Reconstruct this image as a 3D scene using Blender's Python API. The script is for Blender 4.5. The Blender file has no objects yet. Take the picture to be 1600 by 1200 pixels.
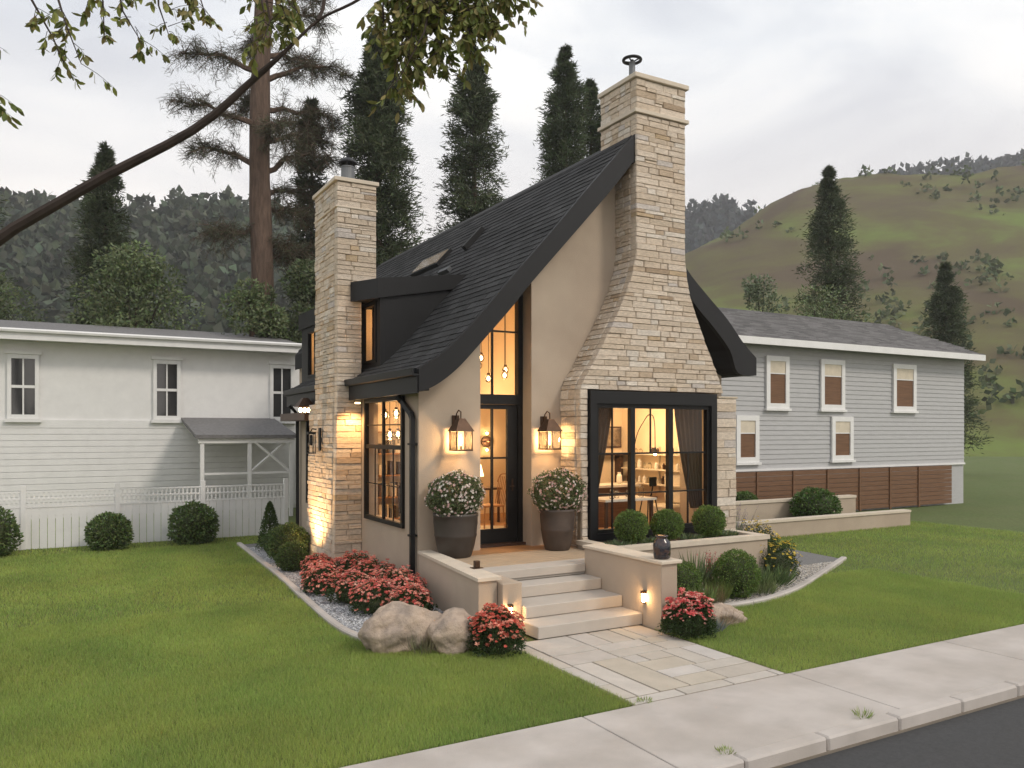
import bpy, bmesh, math, random
import numpy as np
from mathutils import Vector, Matrix, noise

rnd = random.Random(7)
nr = np.random.default_rng(7)
sc = bpy.context.scene
col = sc.collection
R = math.radians

# ------------------------------------------------------------------ camera
CAM = Vector((0, 0, 2.5)); HEAD = R(29.5)
cd = bpy.data.cameras.new('camera'); cam = bpy.data.objects.new('camera', cd); col.objects.link(cam)
cam.location = CAM; cam.rotation_euler = (R(90), 0, -HEAD)
cd.sensor_width = 36; cd.lens = 28.35; cd.shift_y = 0.0469
cd.clip_start = 0.1; cd.clip_end = 3000
sc.camera = cam
# ------------------------------------------------------------------ exposure
vs = sc.view_settings
vs.view_transform = 'Standard'; vs.look = 'None'; vs.exposure = 0.1; vs.gamma = 1; vs.use_curve_mapping = False
# ------------------------------------------------------------------ sky
SUN_EL, SUN_AZ = R(42), R(150)          # azimuth clockwise from +Y
world = bpy.data.worlds.new('World'); sc.world = world; world.use_nodes = True
nt = world.node_tree; nt.nodes.clear()
def N(t, typ, **kw):
    n = t.nodes.new(typ)
    for k, v in kw.items(): setattr(n, k, v)
    return n
wo = N(nt, 'ShaderNodeOutputWorld'); bg = N(nt, 'ShaderNodeBackground'); bg.inputs[1].default_value = 0.1
sky = N(nt, 'ShaderNodeTexSky', sky_type='NISHITA', sun_disc=False)
sky.sun_elevation = SUN_EL; sky.sun_rotation = SUN_AZ
tc = N(nt, 'ShaderNodeTexCoord'); mp = N(nt, 'ShaderNodeMapping'); mp.inputs['Scale'].default_value = (1.6, 1.6, 4.2)
nz = N(nt, 'ShaderNodeTexNoise'); nz.inputs['Scale'].default_value = 1.7; nz.inputs['Detail'].default_value = 6; nz.inputs['Roughness'].default_value = .5; nz.inputs['Distortion'].default_value = .5
cr = N(nt, 'ShaderNodeValToRGB')
e = cr.color_ramp.elements
e[0].position = .34; e[0].color = (.60, .625, .685, 1)
e[1].position = .62; e[1].color = (.99, .985, .97, 1)
x = cr.color_ramp.elements.new(.48); x.color = (.79, .81, .84, 1)
sep = N(nt, 'ShaderNodeSeparateXYZ'); hr = N(nt, 'ShaderNodeMapRange')
hr.inputs['From Min'].default_value = .10; hr.inputs['From Max'].default_value = .42
warm = N(nt, 'ShaderNodeMixRGB'); warm.inputs[1].default_value = (1.0, .915, .84, 1)
ml = N(nt, 'ShaderNodeVectorMath', operation='SCALE'); ml.inputs['Scale'].default_value = 11.6
mx = N(nt, 'ShaderNodeMixRGB'); mx.inputs[0].default_value = .93
L = nt.links.new
L(tc.outputs['Generated'], mp.inputs[0]); L(mp.outputs[0], nz.inputs[0]); L(nz.outputs[0], cr.inputs[0])
L(tc.outputs['Generated'], sep.inputs[0]); L(sep.outputs[2], hr.inputs[0]); L(hr.outputs[0], warm.inputs[0])
L(cr.outputs[0], warm.inputs[2]); L(warm.outputs[0], ml.inputs[0])
L(sky.outputs[0], mx.inputs[1]); L(ml.outputs[0], mx.inputs[2]); L(mx.outputs[0], bg.inputs[0]); L(bg.outputs[0], wo.inputs[0])
# ------------------------------------------------------------------ sun (veiled by cloud)
sl = bpy.data.lights.new('sun', 'SUN'); sl.energy = 1.3; sl.angle = R(11); sl.color = (1, .90, .77)
so = bpy.data.objects.new('sun', sl); col.objects.link(so)
sdir = Vector((math.sin(SUN_AZ) * math.cos(SUN_EL), math.cos(SUN_AZ) * math.cos(SUN_EL), math.sin(SUN_EL)))
so.rotation_euler = sdir.to_track_quat('Z', 'Y').to_euler(); so.location = (0, -5, 30)

# ================================================================== materials
def pbr(name, base, rough=.6, metal=0, var=.12, scale=4, bump=0, bscale=40, tint=False, trans=0, spec=.4, stretch=(1, 1, 1), detail=5, var2=None, coat=0):
    m = bpy.data.materials.new(name); m.use_nodes = True
    t = m.node_tree; P = t.nodes['Principled BSDF']; out = t.nodes['Material Output']; LL = t.links.new
    P.inputs['Roughness'].default_value = rough; P.inputs['Metallic'].default_value = metal
    P.inputs['Specular IOR Level'].default_value = spec
    if coat: P.inputs['Coat Weight'].default_value = coat
    co = N(t, 'ShaderNodeTexCoord'); mp = N(t, 'ShaderNodeMapping'); mp.inputs['Scale'].default_value = stretch
    LL(co.outputs['Object'], mp.inputs[0])
    n1 = N(t, 'ShaderNodeTexNoise'); n1.inputs['Scale'].default_value = scale; n1.inputs['Detail'].default_value = detail; n1.inputs['Roughness'].default_value = .6
    LL(mp.outputs[0], n1.inputs[0])
    mr = N(t, 'ShaderNodeMapRange'); mr.inputs['From Min'].default_value = .25; mr.inputs['From Max'].default_value = .75
    mr.inputs['To Min'].default_value = 1 - var; mr.inputs['To Max'].default_value = 1 + var
    LL(n1.outputs[0], mr.inputs[0])
    vm = N(t, 'ShaderNodeVectorMath', operation='SCALE'); LL(mr.outputs[0], vm.inputs['Scale'])
    if tint:
        a = N(t, 'ShaderNodeAttribute', attribute_name='tint')
        mu = N(t, 'ShaderNodeVectorMath', operation='MULTIPLY'); mu.inputs[1].default_value = base
        LL(a.outputs['Color'], mu.inputs[0]); src = mu.outputs[0]
    elif var2:
        n3 = N(t, 'ShaderNodeTexNoise'); n3.inputs['Scale'].default_value = var2[1]; n3.inputs['Detail'].default_value = 6
        LL(mp.outputs[0], n3.inputs[0])
        r3 = N(t, 'ShaderNodeMapRange'); r3.inputs['From Min'].default_value = .42; r3.inputs['From Max'].default_value = .6; LL(n3.outputs[0], r3.inputs[0])
        mm = N(t, 'ShaderNodeMixRGB'); mm.inputs[1].default_value = (*base, 1); mm.inputs[2].default_value = (*var2[0], 1)
        LL(r3.outputs[0], mm.inputs[0]); src = mm.outputs[0]
    else:
        c = N(t, 'ShaderNodeRGB'); c.outputs[0].default_value = (*base, 1); src = c.outputs[0]
    LL(src, vm.inputs[0]); LL(vm.outputs[0], P.inputs['Base Color'])
    if bump:
        n2 = N(t, 'ShaderNodeTexNoise'); n2.inputs['Scale'].default_value = bscale; n2.inputs['Detail'].default_value = 6; n2.inputs['Roughness'].default_value = .65
        LL(mp.outputs[0], n2.inputs[0])
        b = N(t, 'ShaderNodeBump'); b.inputs['Strength'].default_value = bump; b.inputs['Distance'].default_value = .02
        LL(n2.outputs[0], b.inputs['Height']); LL(b.outputs[0], P.inputs['Normal'])
    if trans:
        tr = N(t, 'ShaderNodeBsdfTranslucent'); LL(vm.outputs[0], tr.inputs[0])
        ms = N(t, 'ShaderNodeMixShader'); ms.inputs[0].default_value = trans
        LL(P.outputs[0], ms.inputs[1]); LL(tr.outputs[0], ms.inputs[2]); LL(ms.outputs[0], out.inputs[0])
    return m
def emis(name, c, s):
    m = bpy.data.materials.new(name); m.use_nodes = True; P = m.node_tree.nodes['Principled BSDF']
    P.inputs['Base Color'].default_value = (*c, 1); P.inputs['Emission Color'].default_value = (*c, 1); P.inputs['Emission Strength'].default_value = s
    return m
def glassm(name, tintc=(1, 1, 1), refl=1.0):
    m = bpy.data.materials.new(name); m.use_nodes = True; t = m.node_tree; t.nodes.clear(); LL = t.links.new
    o = N(t, 'ShaderNodeOutputMaterial'); ms = N(t, 'ShaderNodeMixShader'); tr = N(t, 'ShaderNodeBsdfTransparent'); tr.inputs[0].default_value = (*tintc, 1)
    gl = N(t, 'ShaderNodeBsdfGlossy'); gl.inputs['Roughness'].default_value = .02
    fr = N(t, 'ShaderNodeFresnel'); fr.inputs[0].default_value = 1.45
    nz = N(t, 'ShaderNodeTexNoise'); nz.inputs['Scale'].default_value = 1.3
    bp = N(t, 'ShaderNodeBump'); bp.inputs['Strength'].default_value = .04; LL(nz.outputs[0], bp.inputs['Height']); LL(bp.outputs[0], gl.inputs['Normal'])
    mu = N(t, 'ShaderNodeMath', operation='MULTIPLY'); mu.inputs[1].default_value = refl
    LL(fr.outputs[0], mu.inputs[0]); LL(mu.outputs[0], ms.inputs[0]); LL(tr.outputs[0], ms.inputs[1]); LL(gl.outputs[0], ms.inputs[2]); LL(ms.outputs[0], o.inputs[0])
    return m

M = {}
M['stucco'] = pbr('stucco', (.455, .375, .295), .9, var=.09, scale=1.1, bump=.3, bscale=60, spec=.2, var2=((.42, .34, .265), .8))
M['stone'] = pbr('stone', (1, 1, 1), .88, var=.24, scale=16, bump=.9, bscale=30, tint=True, spec=.2, stretch=(1, 1, 2.6))
M['mortar'] = pbr('mortar', (.36, .29, .205), .95, bump=.4, bscale=50)
M['caststone'] = pbr('cast_stone', (.60, .52, .42), .8, var=.08, scale=6, bump=.2, bscale=50)
M['shingle'] = pbr('shingle', (1, 1, 1), .78, var=.28, scale=30, bump=.5, bscale=120, tint=True, spec=.25)
M['underlay'] = pbr('underlay', (.012, .012, .013), .9)
M['black'] = pbr('black_metal', (.011, .011, .012), .45, var=.15, scale=2.5, bump=.05, bscale=20, spec=.28)
M['blackwood'] = pbr('black_painted_wood', (.007, .0066, .0062), .5, var=.2, scale=6, bump=.1, bscale=30, spec=.3)
M['bronze'] = pbr('aged_bronze', (.07, .038, .022), .45, metal=.6, var=.3, scale=14)
M['concrete'] = pbr('concrete', (.485, .445, .412), .85, var=.11, scale=2.3, bump=.3, bscale=90, spec=.25, var2=((.425, .385, .35), 1.1))
M['step'] = pbr('step_concrete', (.47, .425, .375), .85, var=.07, scale=3, bump=.2, bscale=80, spec=.25)
M['pave'] = pbr('flagstone', (1, 1, 1), .82, var=.11, scale=3.5, bump=.3, bscale=35, tint=True, spec=.3)
M['sand'] = pbr('joint_sand', (.20, .17, .135), .95, bump=.4)
M['deck'] = pbr('deck_board', (.44, .33, .225), .55, var=.28, scale=5, bump=.25, bscale=16, stretch=(.6, 14, 6), spec=.4)
M['wood'] = pbr('oak', (.36, .19, .085), .45, var=.25, scale=4, stretch=(.7, 9, 9))
M['darkwood'] = pbr('dark_wood', (.06, .03, .018), .45, var=.3, scale=6)
M['brownboard'] = pbr('brown_board', (.16, .082, .042), .65, var=.3, scale=4, bump=.2, stretch=(.5, 5, 9))
M['plaster'] = pbr('cream_plaster', (.80, .66, .47), .9, var=.05, scale=2)
M['white'] = pbr('white_paint', (.74, .735, .725), .6, var=.06, scale=3, bump=.1)
M['greysiding'] = pbr('grey_siding', (.43, .43, .435), .7, var=.08, scale=3, stretch=(1, 1, 5))
M['greytile'] = pbr('grey_roof_shingle', (.17, .165, .165), .85, var=.3, scale=12, bump=.4)
M['gravel'] = pbr('gravel', (1, 1, 1), .85, var=.2, scale=30, tint=True)
M['soil'] = pbr('soil', (.085, .06, .042), .95, var=.35, scale=14, bump=.8, bscale=40)
M['gravelbed'] = pbr('gravel_bed', (.20, .195, .19), .95, var=.5, scale=70, bump=.9, bscale=60)
M['boulder'] = pbr('boulder', (.43, .335, .26), .9, var=.28, scale=9, bump=1.2, bscale=18, var2=((.31, .25, .205), 3.4))
M['lawnbase'] = pbr('lawn_soil', (.105, .14, .042), .95, var=.32, scale=14, bump=.9, bscale=90, var2=((.12, .145, .05), .5))
M['asphalt'] = pbr('asphalt', (.055, .055, .056), .9, var=.2, scale=30, bump=.4, bscale=150)
M['grass'] = pbr('grass_blade', (1, 1, 1), .6, var=.16, scale=.55, tint=True, trans=.42, spec=.25, detail=3)
M['leaf'] = pbr('leaf', (1, 1, 1), .55, var=.12, scale=6, tint=True, trans=.25, spec=.35)
M['needle'] = pbr('needle', (1, 1, 1), .75, var=.15, scale=.7, tint=True, trans=.12, spec=.2)
M['petal'] = pbr('petal', (1, 1, 1), .6, var=.1, scale=20, tint=True, trans=.3)
M['bark'] = pbr('bark', (.105, .070, .052), .95, var=.45, scale=4, bump=1.6, bscale=7, stretch=(3, 3, .5))
M['twig'] = pbr('twig_bark', (.045, .032, .026), .9, var=.3, scale=8)
M['stem'] = pbr('green_stem', (.05, .06, .025), .8)
M['pot'] = pbr('dark_pot', (.040, .031, .025), .5, var=.25, scale=3, bump=.15, bscale=12, spec=.5)
M['pot2'] = pbr('brown_pot', (.065, .045, .034), .5, var=.4, scale=3, bump=.15, bscale=12, spec=.5)
M['curtain'] = pbr('curtain', (.085, .06, .042), .9, var=.15, scale=3, trans=.2)
M['linen'] = pbr('linen', (.62, .55, .44), .9)
M['glass'] = glassm('window_glass', (.97, .97, .96), .12)
M['jarglass'] = glassm('jar_glass', (.93, .94, .92), .9)
M['skyglass'] = pbr('skylight_glass', (.34, .27, .2), .12, spec=.8)
M['bulb'] = emis('bulb', (1, .66, .30), 30)
M['softbulb'] = emis('lamp_shade_glow', (1, .72, .40), 4)
M['darkglass'] = pbr('dark_window_glass', (.03, .032, .035), .06, var=.3, scale=1.2, spec=.9)
M['steel'] = pbr('galvanised_steel', (.16, .165, .17), .4, metal=.7, var=.2)
M['ceramic'] = pbr('white_ceramic', (.75, .70, .62), .3)
M['art'] = pbr('painted_canvas', (.34, .27, .19), .8, var=.5, scale=6, var2=((.12, .09, .06), 4))
M['bluejar'] = pbr('blue_glaze', (.008, .009, .020), .22, var=.3, spec=.5, var2=((.06, .035, .03), 16), coat=.3)
M['lawn_hill'] = None

# ================================================================== helpers
def worldloc(o):
    v = Vector((0, 0, 0))
    while o is not None: v += o.location; o = o.parent
    return v
def setprops(o, label=None, cat=None, group=None, kind=None):
    if label: o['label'] = label
    if cat: o['category'] = cat
    if group: o['group'] = group
    if kind: o['kind'] = kind
    return o
def link(name, me, parent=None, **kw):
    o = bpy.data.objects.new(name, me); col.objects.link(o)
    if parent is not None:
        o.location = -worldloc(parent); o.parent = parent
    return setprops(o, **kw)
def thing(name, label, cat, loc=(0, 0, 0), group=None, kind=None):
    o = bpy.data.objects.new(name, None); col.objects.link(o); o.location = loc; o.empty_display_size = .2
    return setprops(o, label, cat, group, kind)
def copy_tree(o, parent=None):
    c = o.copy(); col.objects.link(c); c.parent = parent
    for ch in o.children: copy_tree(ch, c)
    return c

class MB:
    """collects vertices and faces, then links them as one mesh object"""
    def __init__(s): s.v = []; s.f = []; s.t = []; s.cur = (1, 1, 1); s.smooth = False
    def add(s, vs, fs):
        b = len(s.v); s.v += [tuple(v) for v in vs]; s.f += [tuple(b + i for i in f) for f in fs]; s.t += [s.cur] * len(vs); return s
    def box(s, x0, x1, y0, y1, z0, z1, bev=0):
        if bev:
            bm = bmesh.new(); bmesh.ops.create_cube(bm, size=1)
            for v in bm.verts: v.co = ((x0 + x1) / 2 + v.co.x * (x1 - x0), (y0 + y1) / 2 + v.co.y * (y1 - y0), (z0 + z1) / 2 + v.co.z * (z1 - z0))
            bmesh.ops.bevel(bm, geom=bm.edges[:], offset=bev, segments=1, affect='EDGES')
            bm.verts.index_update(); s.add([v.co[:] for v in bm.verts], [[v.index for v in f.verts] for f in bm.faces]); bm.free(); return s
        return s.add([(x0, y0, z0), (x1, y0, z0), (x1, y1, z0), (x0, y1, z0), (x0, y0, z1), (x1, y0, z1), (x1, y1, z1), (x0, y1, z1)],
                     [(0, 3, 2, 1), (4, 5, 6, 7), (0, 1, 5, 4), (1, 2, 6, 5), (2, 3, 7, 6), (3, 0, 4, 7)])
    def prism(s, poly, axis, a0, a1):
        n = len(poly)
        def p(q, a): return {'y': (q[0], a, q[1]), 'x': (a, q[0], q[1]), 'z': (q[0], q[1], a)}[axis]
        return s.add([p(q, a0) for q in poly] + [p(q, a1) for q in poly],
                     [tuple(range(n))[::-1], tuple(range(n, 2 * n))] + [(i, (i + 1) % n, n + (i + 1) % n, n + i) for i in range(n)])
    def ring(s, outer, inner, axis, a0, a1):
        n = len(outer)
        for i in range(n):
            j = (i + 1) % n; s.prism([outer[i], outer[j], inner[j], inner[i]], axis, a0, a1)
        return s
    def tube(s, pts, rad, n=8, cap=True):
        pts = [Vector(p) for p in pts]; k = len(pts)
        if not hasattr(rad, '__len__'): rad = [rad] * k
        vs = []; up = Vector((.13, .27, 1)).normalized(); a = None
        for i, p in enumerate(pts):
            d = (pts[min(i + 1, k - 1)] - pts[max(i - 1, 0)]).normalized()
            if a is None: a = d.cross(up if abs(d.dot(up)) < .95 else Vector((1, 0, 0))).normalized()
            else: a = (a - d * a.dot(d)).normalized()
            b = d.cross(a)
            vs += [p + (a * math.cos(2 * math.pi * j / n) + b * math.sin(2 * math.pi * j / n)) * rad[i] for j in range(n)]
        fs = [(i * n + j, i * n + (j + 1) % n, (i + 1) * n + (j + 1) % n, (i + 1) * n + j) for i in range(k - 1) for j in range(n)]
        if cap: fs += [tuple(range(n))[::-1], tuple(range((k - 1) * n, k * n))]
        return s.add(vs, fs)
    def lathe(s, prof, cx, cy, n=28, cap=True):
        vs = [(cx + r * math.cos(2 * math.pi * j / n), cy + r * math.sin(2 * math.pi * j / n), z) for r, z in prof for j in range(n)]
        fs = [(i * n + j, i * n + (j + 1) % n, (i + 1) * n + (j + 1) % n, (i + 1) * n + j) for i in range(len(prof) - 1) for j in range(n)]
        if cap: fs += [tuple(range(n))[::-1], tuple(range((len(prof) - 1) * n, len(prof) * n))]
        return s.add(vs, fs)
    def ball(s, c, r, sub=2, sq=(1, 1, 1), nz=0, seed=0, freq=1.2):
        bm = bmesh.new(); bmesh.ops.create_icosphere(bm, subdivisions=sub, radius=1); vs = []
        for v in bm.verts:
            d = v.co.normalized(); k = 1 + (nz * noise.fractal(d * freq + Vector((seed * 7.3, seed, 0)), 1, 2, 4) if nz else 0)
            vs.append((c[0] + d.x * r * sq[0] * k, c[1] + d.y * r * sq[1] * k, c[2] + d.z * r * sq[2] * k))
        bm.verts.index_update(); s.add(vs, [[v.index for v in f.verts] for f in bm.faces]); bm.free(); return s
    def torus(s, c, R0, r, n=28, m=8):
        vs = [(c[0] + (R0 + r * math.cos(b)) * math.cos(a), c[1] + (R0 + r * math.cos(b)) * math.sin(a), c[2] + r * math.sin(b))
              for a in [2 * math.pi * i / n for i in range(n)] for b in [2 * math.pi * j / m for j in range(m)]]
        return s.add(vs, [(i * m + j, ((i + 1) % n) * m + j, ((i + 1) % n) * m + (j + 1) % m, i * m + (j + 1) % m) for i in range(n) for j in range(m)])
    def mesh(s, name, mat, tint=False, smooth=False):
        me = bpy.data.meshes.new(name); me.from_pydata(s.v, [], s.f); me.materials.append(mat)
        bm = bmesh.new(); bm.from_mesh(me); bmesh.ops.recalc_face_normals(bm, faces=bm.faces[:]); bm.to_mesh(me); bm.free()
        if tint:
            a = me.attributes.new('tint', 'FLOAT_COLOR', 'POINT')
            a.data.foreach_set('color', np.array([(*c, 1) for c in s.t], dtype=np.float32).ravel())
        if smooth: me.polygons.foreach_set('use_smooth', [True] * len(me.polygons))
        me.update(); return me
    def build(s, name, mat, parent=None, tint=False, smooth=False, **kw):
        return link(name, s.mesh(name, M[mat] if isinstance(mat, str) else mat, tint, smooth), parent, **kw)
def box(name, mat, parent, *a, bev=0, **kw):
    return MB().box(*a, bev=bev).build(name, mat, parent, **kw)

def fastmesh(name, V, F, mat, tint=None):
    """V (n,3), F (m,k) numpy arrays"""
    me = bpy.data.meshes.new(name); k = F.shape[1]
    me.vertices.add(len(V)); me.vertices.foreach_set('co', V.astype(np.float32).ravel())
    me.loops.add(F.size); me.loops.foreach_set('vertex_index', F.astype(np.int32).ravel())
    me.polygons.add(len(F)); me.polygons.foreach_set('loop_start', np.arange(0, F.size, k, dtype=np.int32))
    me.materials.append(M[mat]); me.update(calc_edges=True)
    if tint is not None:
        a = me.attributes.new('tint', 'FLOAT_COLOR', 'POINT')
        a.data.foreach_set('color', np.c_[tint, np.ones(len(tint))].astype(np.float32).ravel())
    return me
def unit(a): return a / np.maximum(np.linalg.norm(a, axis=1, keepdims=True), 1e-6)
def leaves(name, C, D, W, Ln, colr, mat='leaf', parent=None, fold=.0, **kw):
    """diamond leaves: base point C, long axis D (unit), width W, length Ln, colour per leaf"""
    n = len(C); W = np.broadcast_to(W, n)[:, None]; Ln = np.broadcast_to(Ln, n)[:, None]
    S = unit(np.cross(D, unit(nr.normal(size=(n, 3)))))
    U = np.cross(S, D)
    V = np.stack([C, C + D * Ln * .45 + S * W * .5 + U * W * fold, C + D * Ln, C + D * Ln * .45 - S * W * .5 + U * W * fold], 1).reshape(-1, 3)
    F = np.arange(4 * n).reshape(n, 4)
    return link(name, fastmesh(name, V, F, mat, np.repeat(colr, 4, 0)), parent, **kw)
def tints(n, base, dv=.35, dh=.12):
    b = np.array(base)[None, :] * (1 + nr.uniform(-dv, dv, (n, 1))); return np.clip(b * (1 + nr.uniform(-dh, dh, (n, 3))), 0.002, 1)
def catmull(p, k=6):
    out = []
    for i in range(len(p) - 1):
        a, b, c, d = p[max(i - 1, 0)], p[i], p[i + 1], p[min(i + 2, len(p) - 1)]
        for j in range(k):
            t = j / k
            out.append(tuple(.5 * ((2 * b[q]) + (c[q] - a[q]) * t + (2 * a[q] - 5 * b[q] + 4 * c[q] - d[q]) * t * t + (3 * b[q] - a[q] - 3 * c[q] + d[q]) * t ** 3) for q in range(len(p[0]))))
    out.append(tuple(p[-1])); return out
def interp(x, pts):
    if x <= pts[0][0]: return pts[0][1]
    for (a, b), (c, d) in zip(pts, pts[1:]):
        if x <= c: return b + (d - b) * (x - a) / (c - a) if c > a else d
    return pts[-1][1]
def depth(p): return p[0] * math.sin(HEAD) + p[1] * math.cos(HEAD)

# a rough-faced block given the four corners of its outer face and a vector pointing inward
def block(mb, c, inward, bev=.008, bulge=.006, rough=.004):
    c = [Vector(p) for p in c]; n = Vector(inward); un = n.normalized(); mid = sum(c, Vector()) / 4
    out = -un * bulge * rnd.uniform(.2, 2.2)
    j = lambda: Vector((rnd.uniform(-1, 1), rnd.uniform(-1, 1), rnd.uniform(-1, 1))) * rough
    vs = [p + n for p in c] + [p + un * bev + j() * .4 for p in c]
    for p in c:
        d = (mid - p); L_ = d.length; vs.append(p + d * min(.35, bev * 1.6 / L_) + out + j())
    fs = [(0, 1, 5, 4), (1, 2, 6, 5), (2, 3, 7, 6), (3, 0, 4, 7), (4, 5, 9, 8), (5, 6, 10, 9), (6, 7, 11, 10), (7, 4, 8, 11), (8, 9, 10, 11), (0, 3, 2, 1)]
    mb.add(vs, fs)

PAL = [((.60, .495, .37), 36), ((.645, .545, .42), 28), ((.57, .465, .34), 18), ((.67, .595, .485), 12), ((.50, .39, .27), 6), ((.56, .50, .43), 4), ((.49, .37, .23), 2), ((.40, .30, .20), 1)]
PW = [w for c, w in PAL]
def stonecol():
    c = rnd.choices([c for c, w in PAL], PW)[0]; k = rnd.uniform(.93, 1.08); return (c[0] * k, c[1] * k * 1.01, c[2] * k * 1.07)

# ================================================================== ground
def sheet(name, poly, z, mat, kind='structure', thick=0, **kw):
    if thick: return MB().prism(poly, 'z', z - thick, z).build(name, mat, kind=kind, **kw)
    return MB().add([(x, y, z) for x, y in poly], [tuple(range(len(poly)))]).build(name, mat, kind=kind, **kw)
sheet('ground', [(-900, -60), (900, -60), (900, 1200), (-900, 1200)], -.16, 'lawnbase')
lawn = sheet('lawn', [(-60, 5.87), (60, 5.87), (60, 70), (-60, 70)], -.02, 'lawnbase', thick=.13)
sheet('road', [(-60, -6), (60, -6), (60, 4.44), (-60, 4.44)], -.12, 'asphalt')

# pavement slabs along the street
pavement = sheet('pavement', [(-60, 4.6), (60, 4.6), (60, 5.86), (-60, 5.86)], -.045, 'sand', thick=.1)
xs = [-18 + 0.03] + [4.03 + 2.6 * k for k in range(-8, 9)]
for a, b in zip(xs[1:], xs[2:]):
    s = MB().box(a + .006, b - .006, 4.605, 5.865, -.04, 0, bev=.006).build('slab', 'concrete', pavement)
kerb = sheet('kerb', [(-60, 4.44), (60, 4.44), (60, 4.6), (-60, 4.6)], -.10, 'sand', thick=.06)
x = -12.0
while x < 16:
    w = .92
    MB().box(x + .006, x + w - .006, 4.45, 4.60, -.14, .012 + rnd.uniform(-.003, .003), bev=.018).build('kerb_stone', 'concrete', kerb)
    x += w

# garden path of irregular flagstones
path = sheet('path', [(4.60, 5.87), (6.60, 5.87), (6.60, 8.3), (4.60, 8.3)], -.006, 'sand', thick=.03)
PAVC = [(.46, .42, .37), (.485, .445, .40), (.455, .41, .355), (.475, .43, .375), (.455, .405, .335), (.47, .435, .395), (.49, .455, .42), (.46, .42, .38)]
def split(x0, x1, y0, y1, out):
    w, h = x1 - x0, y1 - y0
    if (w < .95 and h < .5 and rnd.random() < .72) or (w < .42 or h < .2):
        out.append((x0, x1, y0, y1)); return
    if w > h * 1.5 or (w > .5 and rnd.random() < .35):
        m = x0 + w * rnd.uniform(.35, .65); split(x0, m, y0, y1, out); split(m, x1, y0, y1, out)
    elif h > .2:
        m = y0 + h * rnd.uniform(.35, .65); split(x0, x1, y0, m, out); split(x0, x1, m, y1, out)
    else: out.append((x0, x1, y0, y1))
fl = []
split(4.80, 6.58, 6.06, 8.28, fl)
y = 5.87
for x0 in [4.62 + .62 * i for i in range(4)]: fl.append((x0, min(x0 + .62, 6.58), 5.875, 6.055)) if x0 < 6.5 else None
y = 6.06
while y < 8.2:
    h = rnd.uniform(.4, .75); fl.append((4.62, 4.795, y, min(y + h, 8.28))); y += h
for (x0, x1, y0, y1) in fl:
    mb = MB(); kk = rnd.uniform(.93, 1.05); mb.cur = tuple(v * kk for v in rnd.choice(PAVC)); g = .009
    mb.box(x0 + g, x1 - g, y0 + g, y1 - g, -.03, rnd.uniform(.000, .005), bev=.004).build('flagstone', 'pave', path, tint=True)

# planted beds
BED = catmull([(3.55, 18.6), (3.46, 16.4), (3.36, 13.85), (3.2, 11.46), (3.14, 9.9), (3.3, 9.05), (3.7, 8.5), (4.2, 8.2), (4.62, 7.95)], 5)
bed_poly = BED + [(4.9, 8.0), (5.0, 18.6)]
gb = sheet('gravel_bed', bed_poly, -.004, 'gravelbed')
RB = catmull([(6.62, 7.75), (7.2, 8.05), (8.0, 8.46), (8.6, 8.5), (9.24, 8.58), (10.2, 8.9), (11.4, 9.5), (13.5, 10.6)], 5)
rbed_poly = RB + [(14, 14.5), (6.62, 14.5)]
sheet('right_gravel_bed', rbed_poly, -.004, 'gravelbed')
def edging(name, pts, label):
    t = thing(name, label, 'edging', (pts[0][0], pts[0][1], 0))
    acc = [0]
    for a, b in zip(pts, pts[1:]): acc.append(acc[-1] + math.dist(a, b))
    n = int(acc[-1] / .8)
    xs_ = list(zip(acc, [p[0] for p in pts])); ys_ = list(zip(acc, [p[1] for p in pts]))
    for i in range(n):
        s0, s1 = acc[-1] * i / n + .004, acc[-1] * (i + 1) / n - .004; mb = MB(); vs = []
        for k in range(5):
            s = s0 + (s1 - s0) * k / 4; p = Vector((interp(s, xs_), interp(s, ys_))); q = Vector((interp(s + .02, xs_), interp(s + .02, ys_))); d = (q - p).normalized(); nn = Vector((-d.y, d.x)) * .055
            vs += [(*(p - nn), -.08), (*(p - nn), .035), (*(p - nn * .7), .05), (*(p + nn * .7), .05), (*(p + nn), .035), (*(p + nn), -.08)]
        fs = [(k * 6 + j, k * 6 + (j + 1) % 6, (k + 1) * 6 + (j + 1) % 6, (k + 1) * 6 + j) for k in range(4) for j in range(6)] + [(0, 1, 2, 3, 4, 5), (24, 25, 26, 27, 28, 29)]
        mb.add(vs, fs).build('edging_stone', 'concrete', t)
edging('lawn_edging', [p for p in BED if p[1] > 8.95], 'curved pale concrete edging between the long lawn and the grey gravel by the left chimney')
edging('lawn_edging', [p for p in RB if p[0] > 7.15], 'curved pale concrete edging on the right in front of the raised planter bed')

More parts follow.
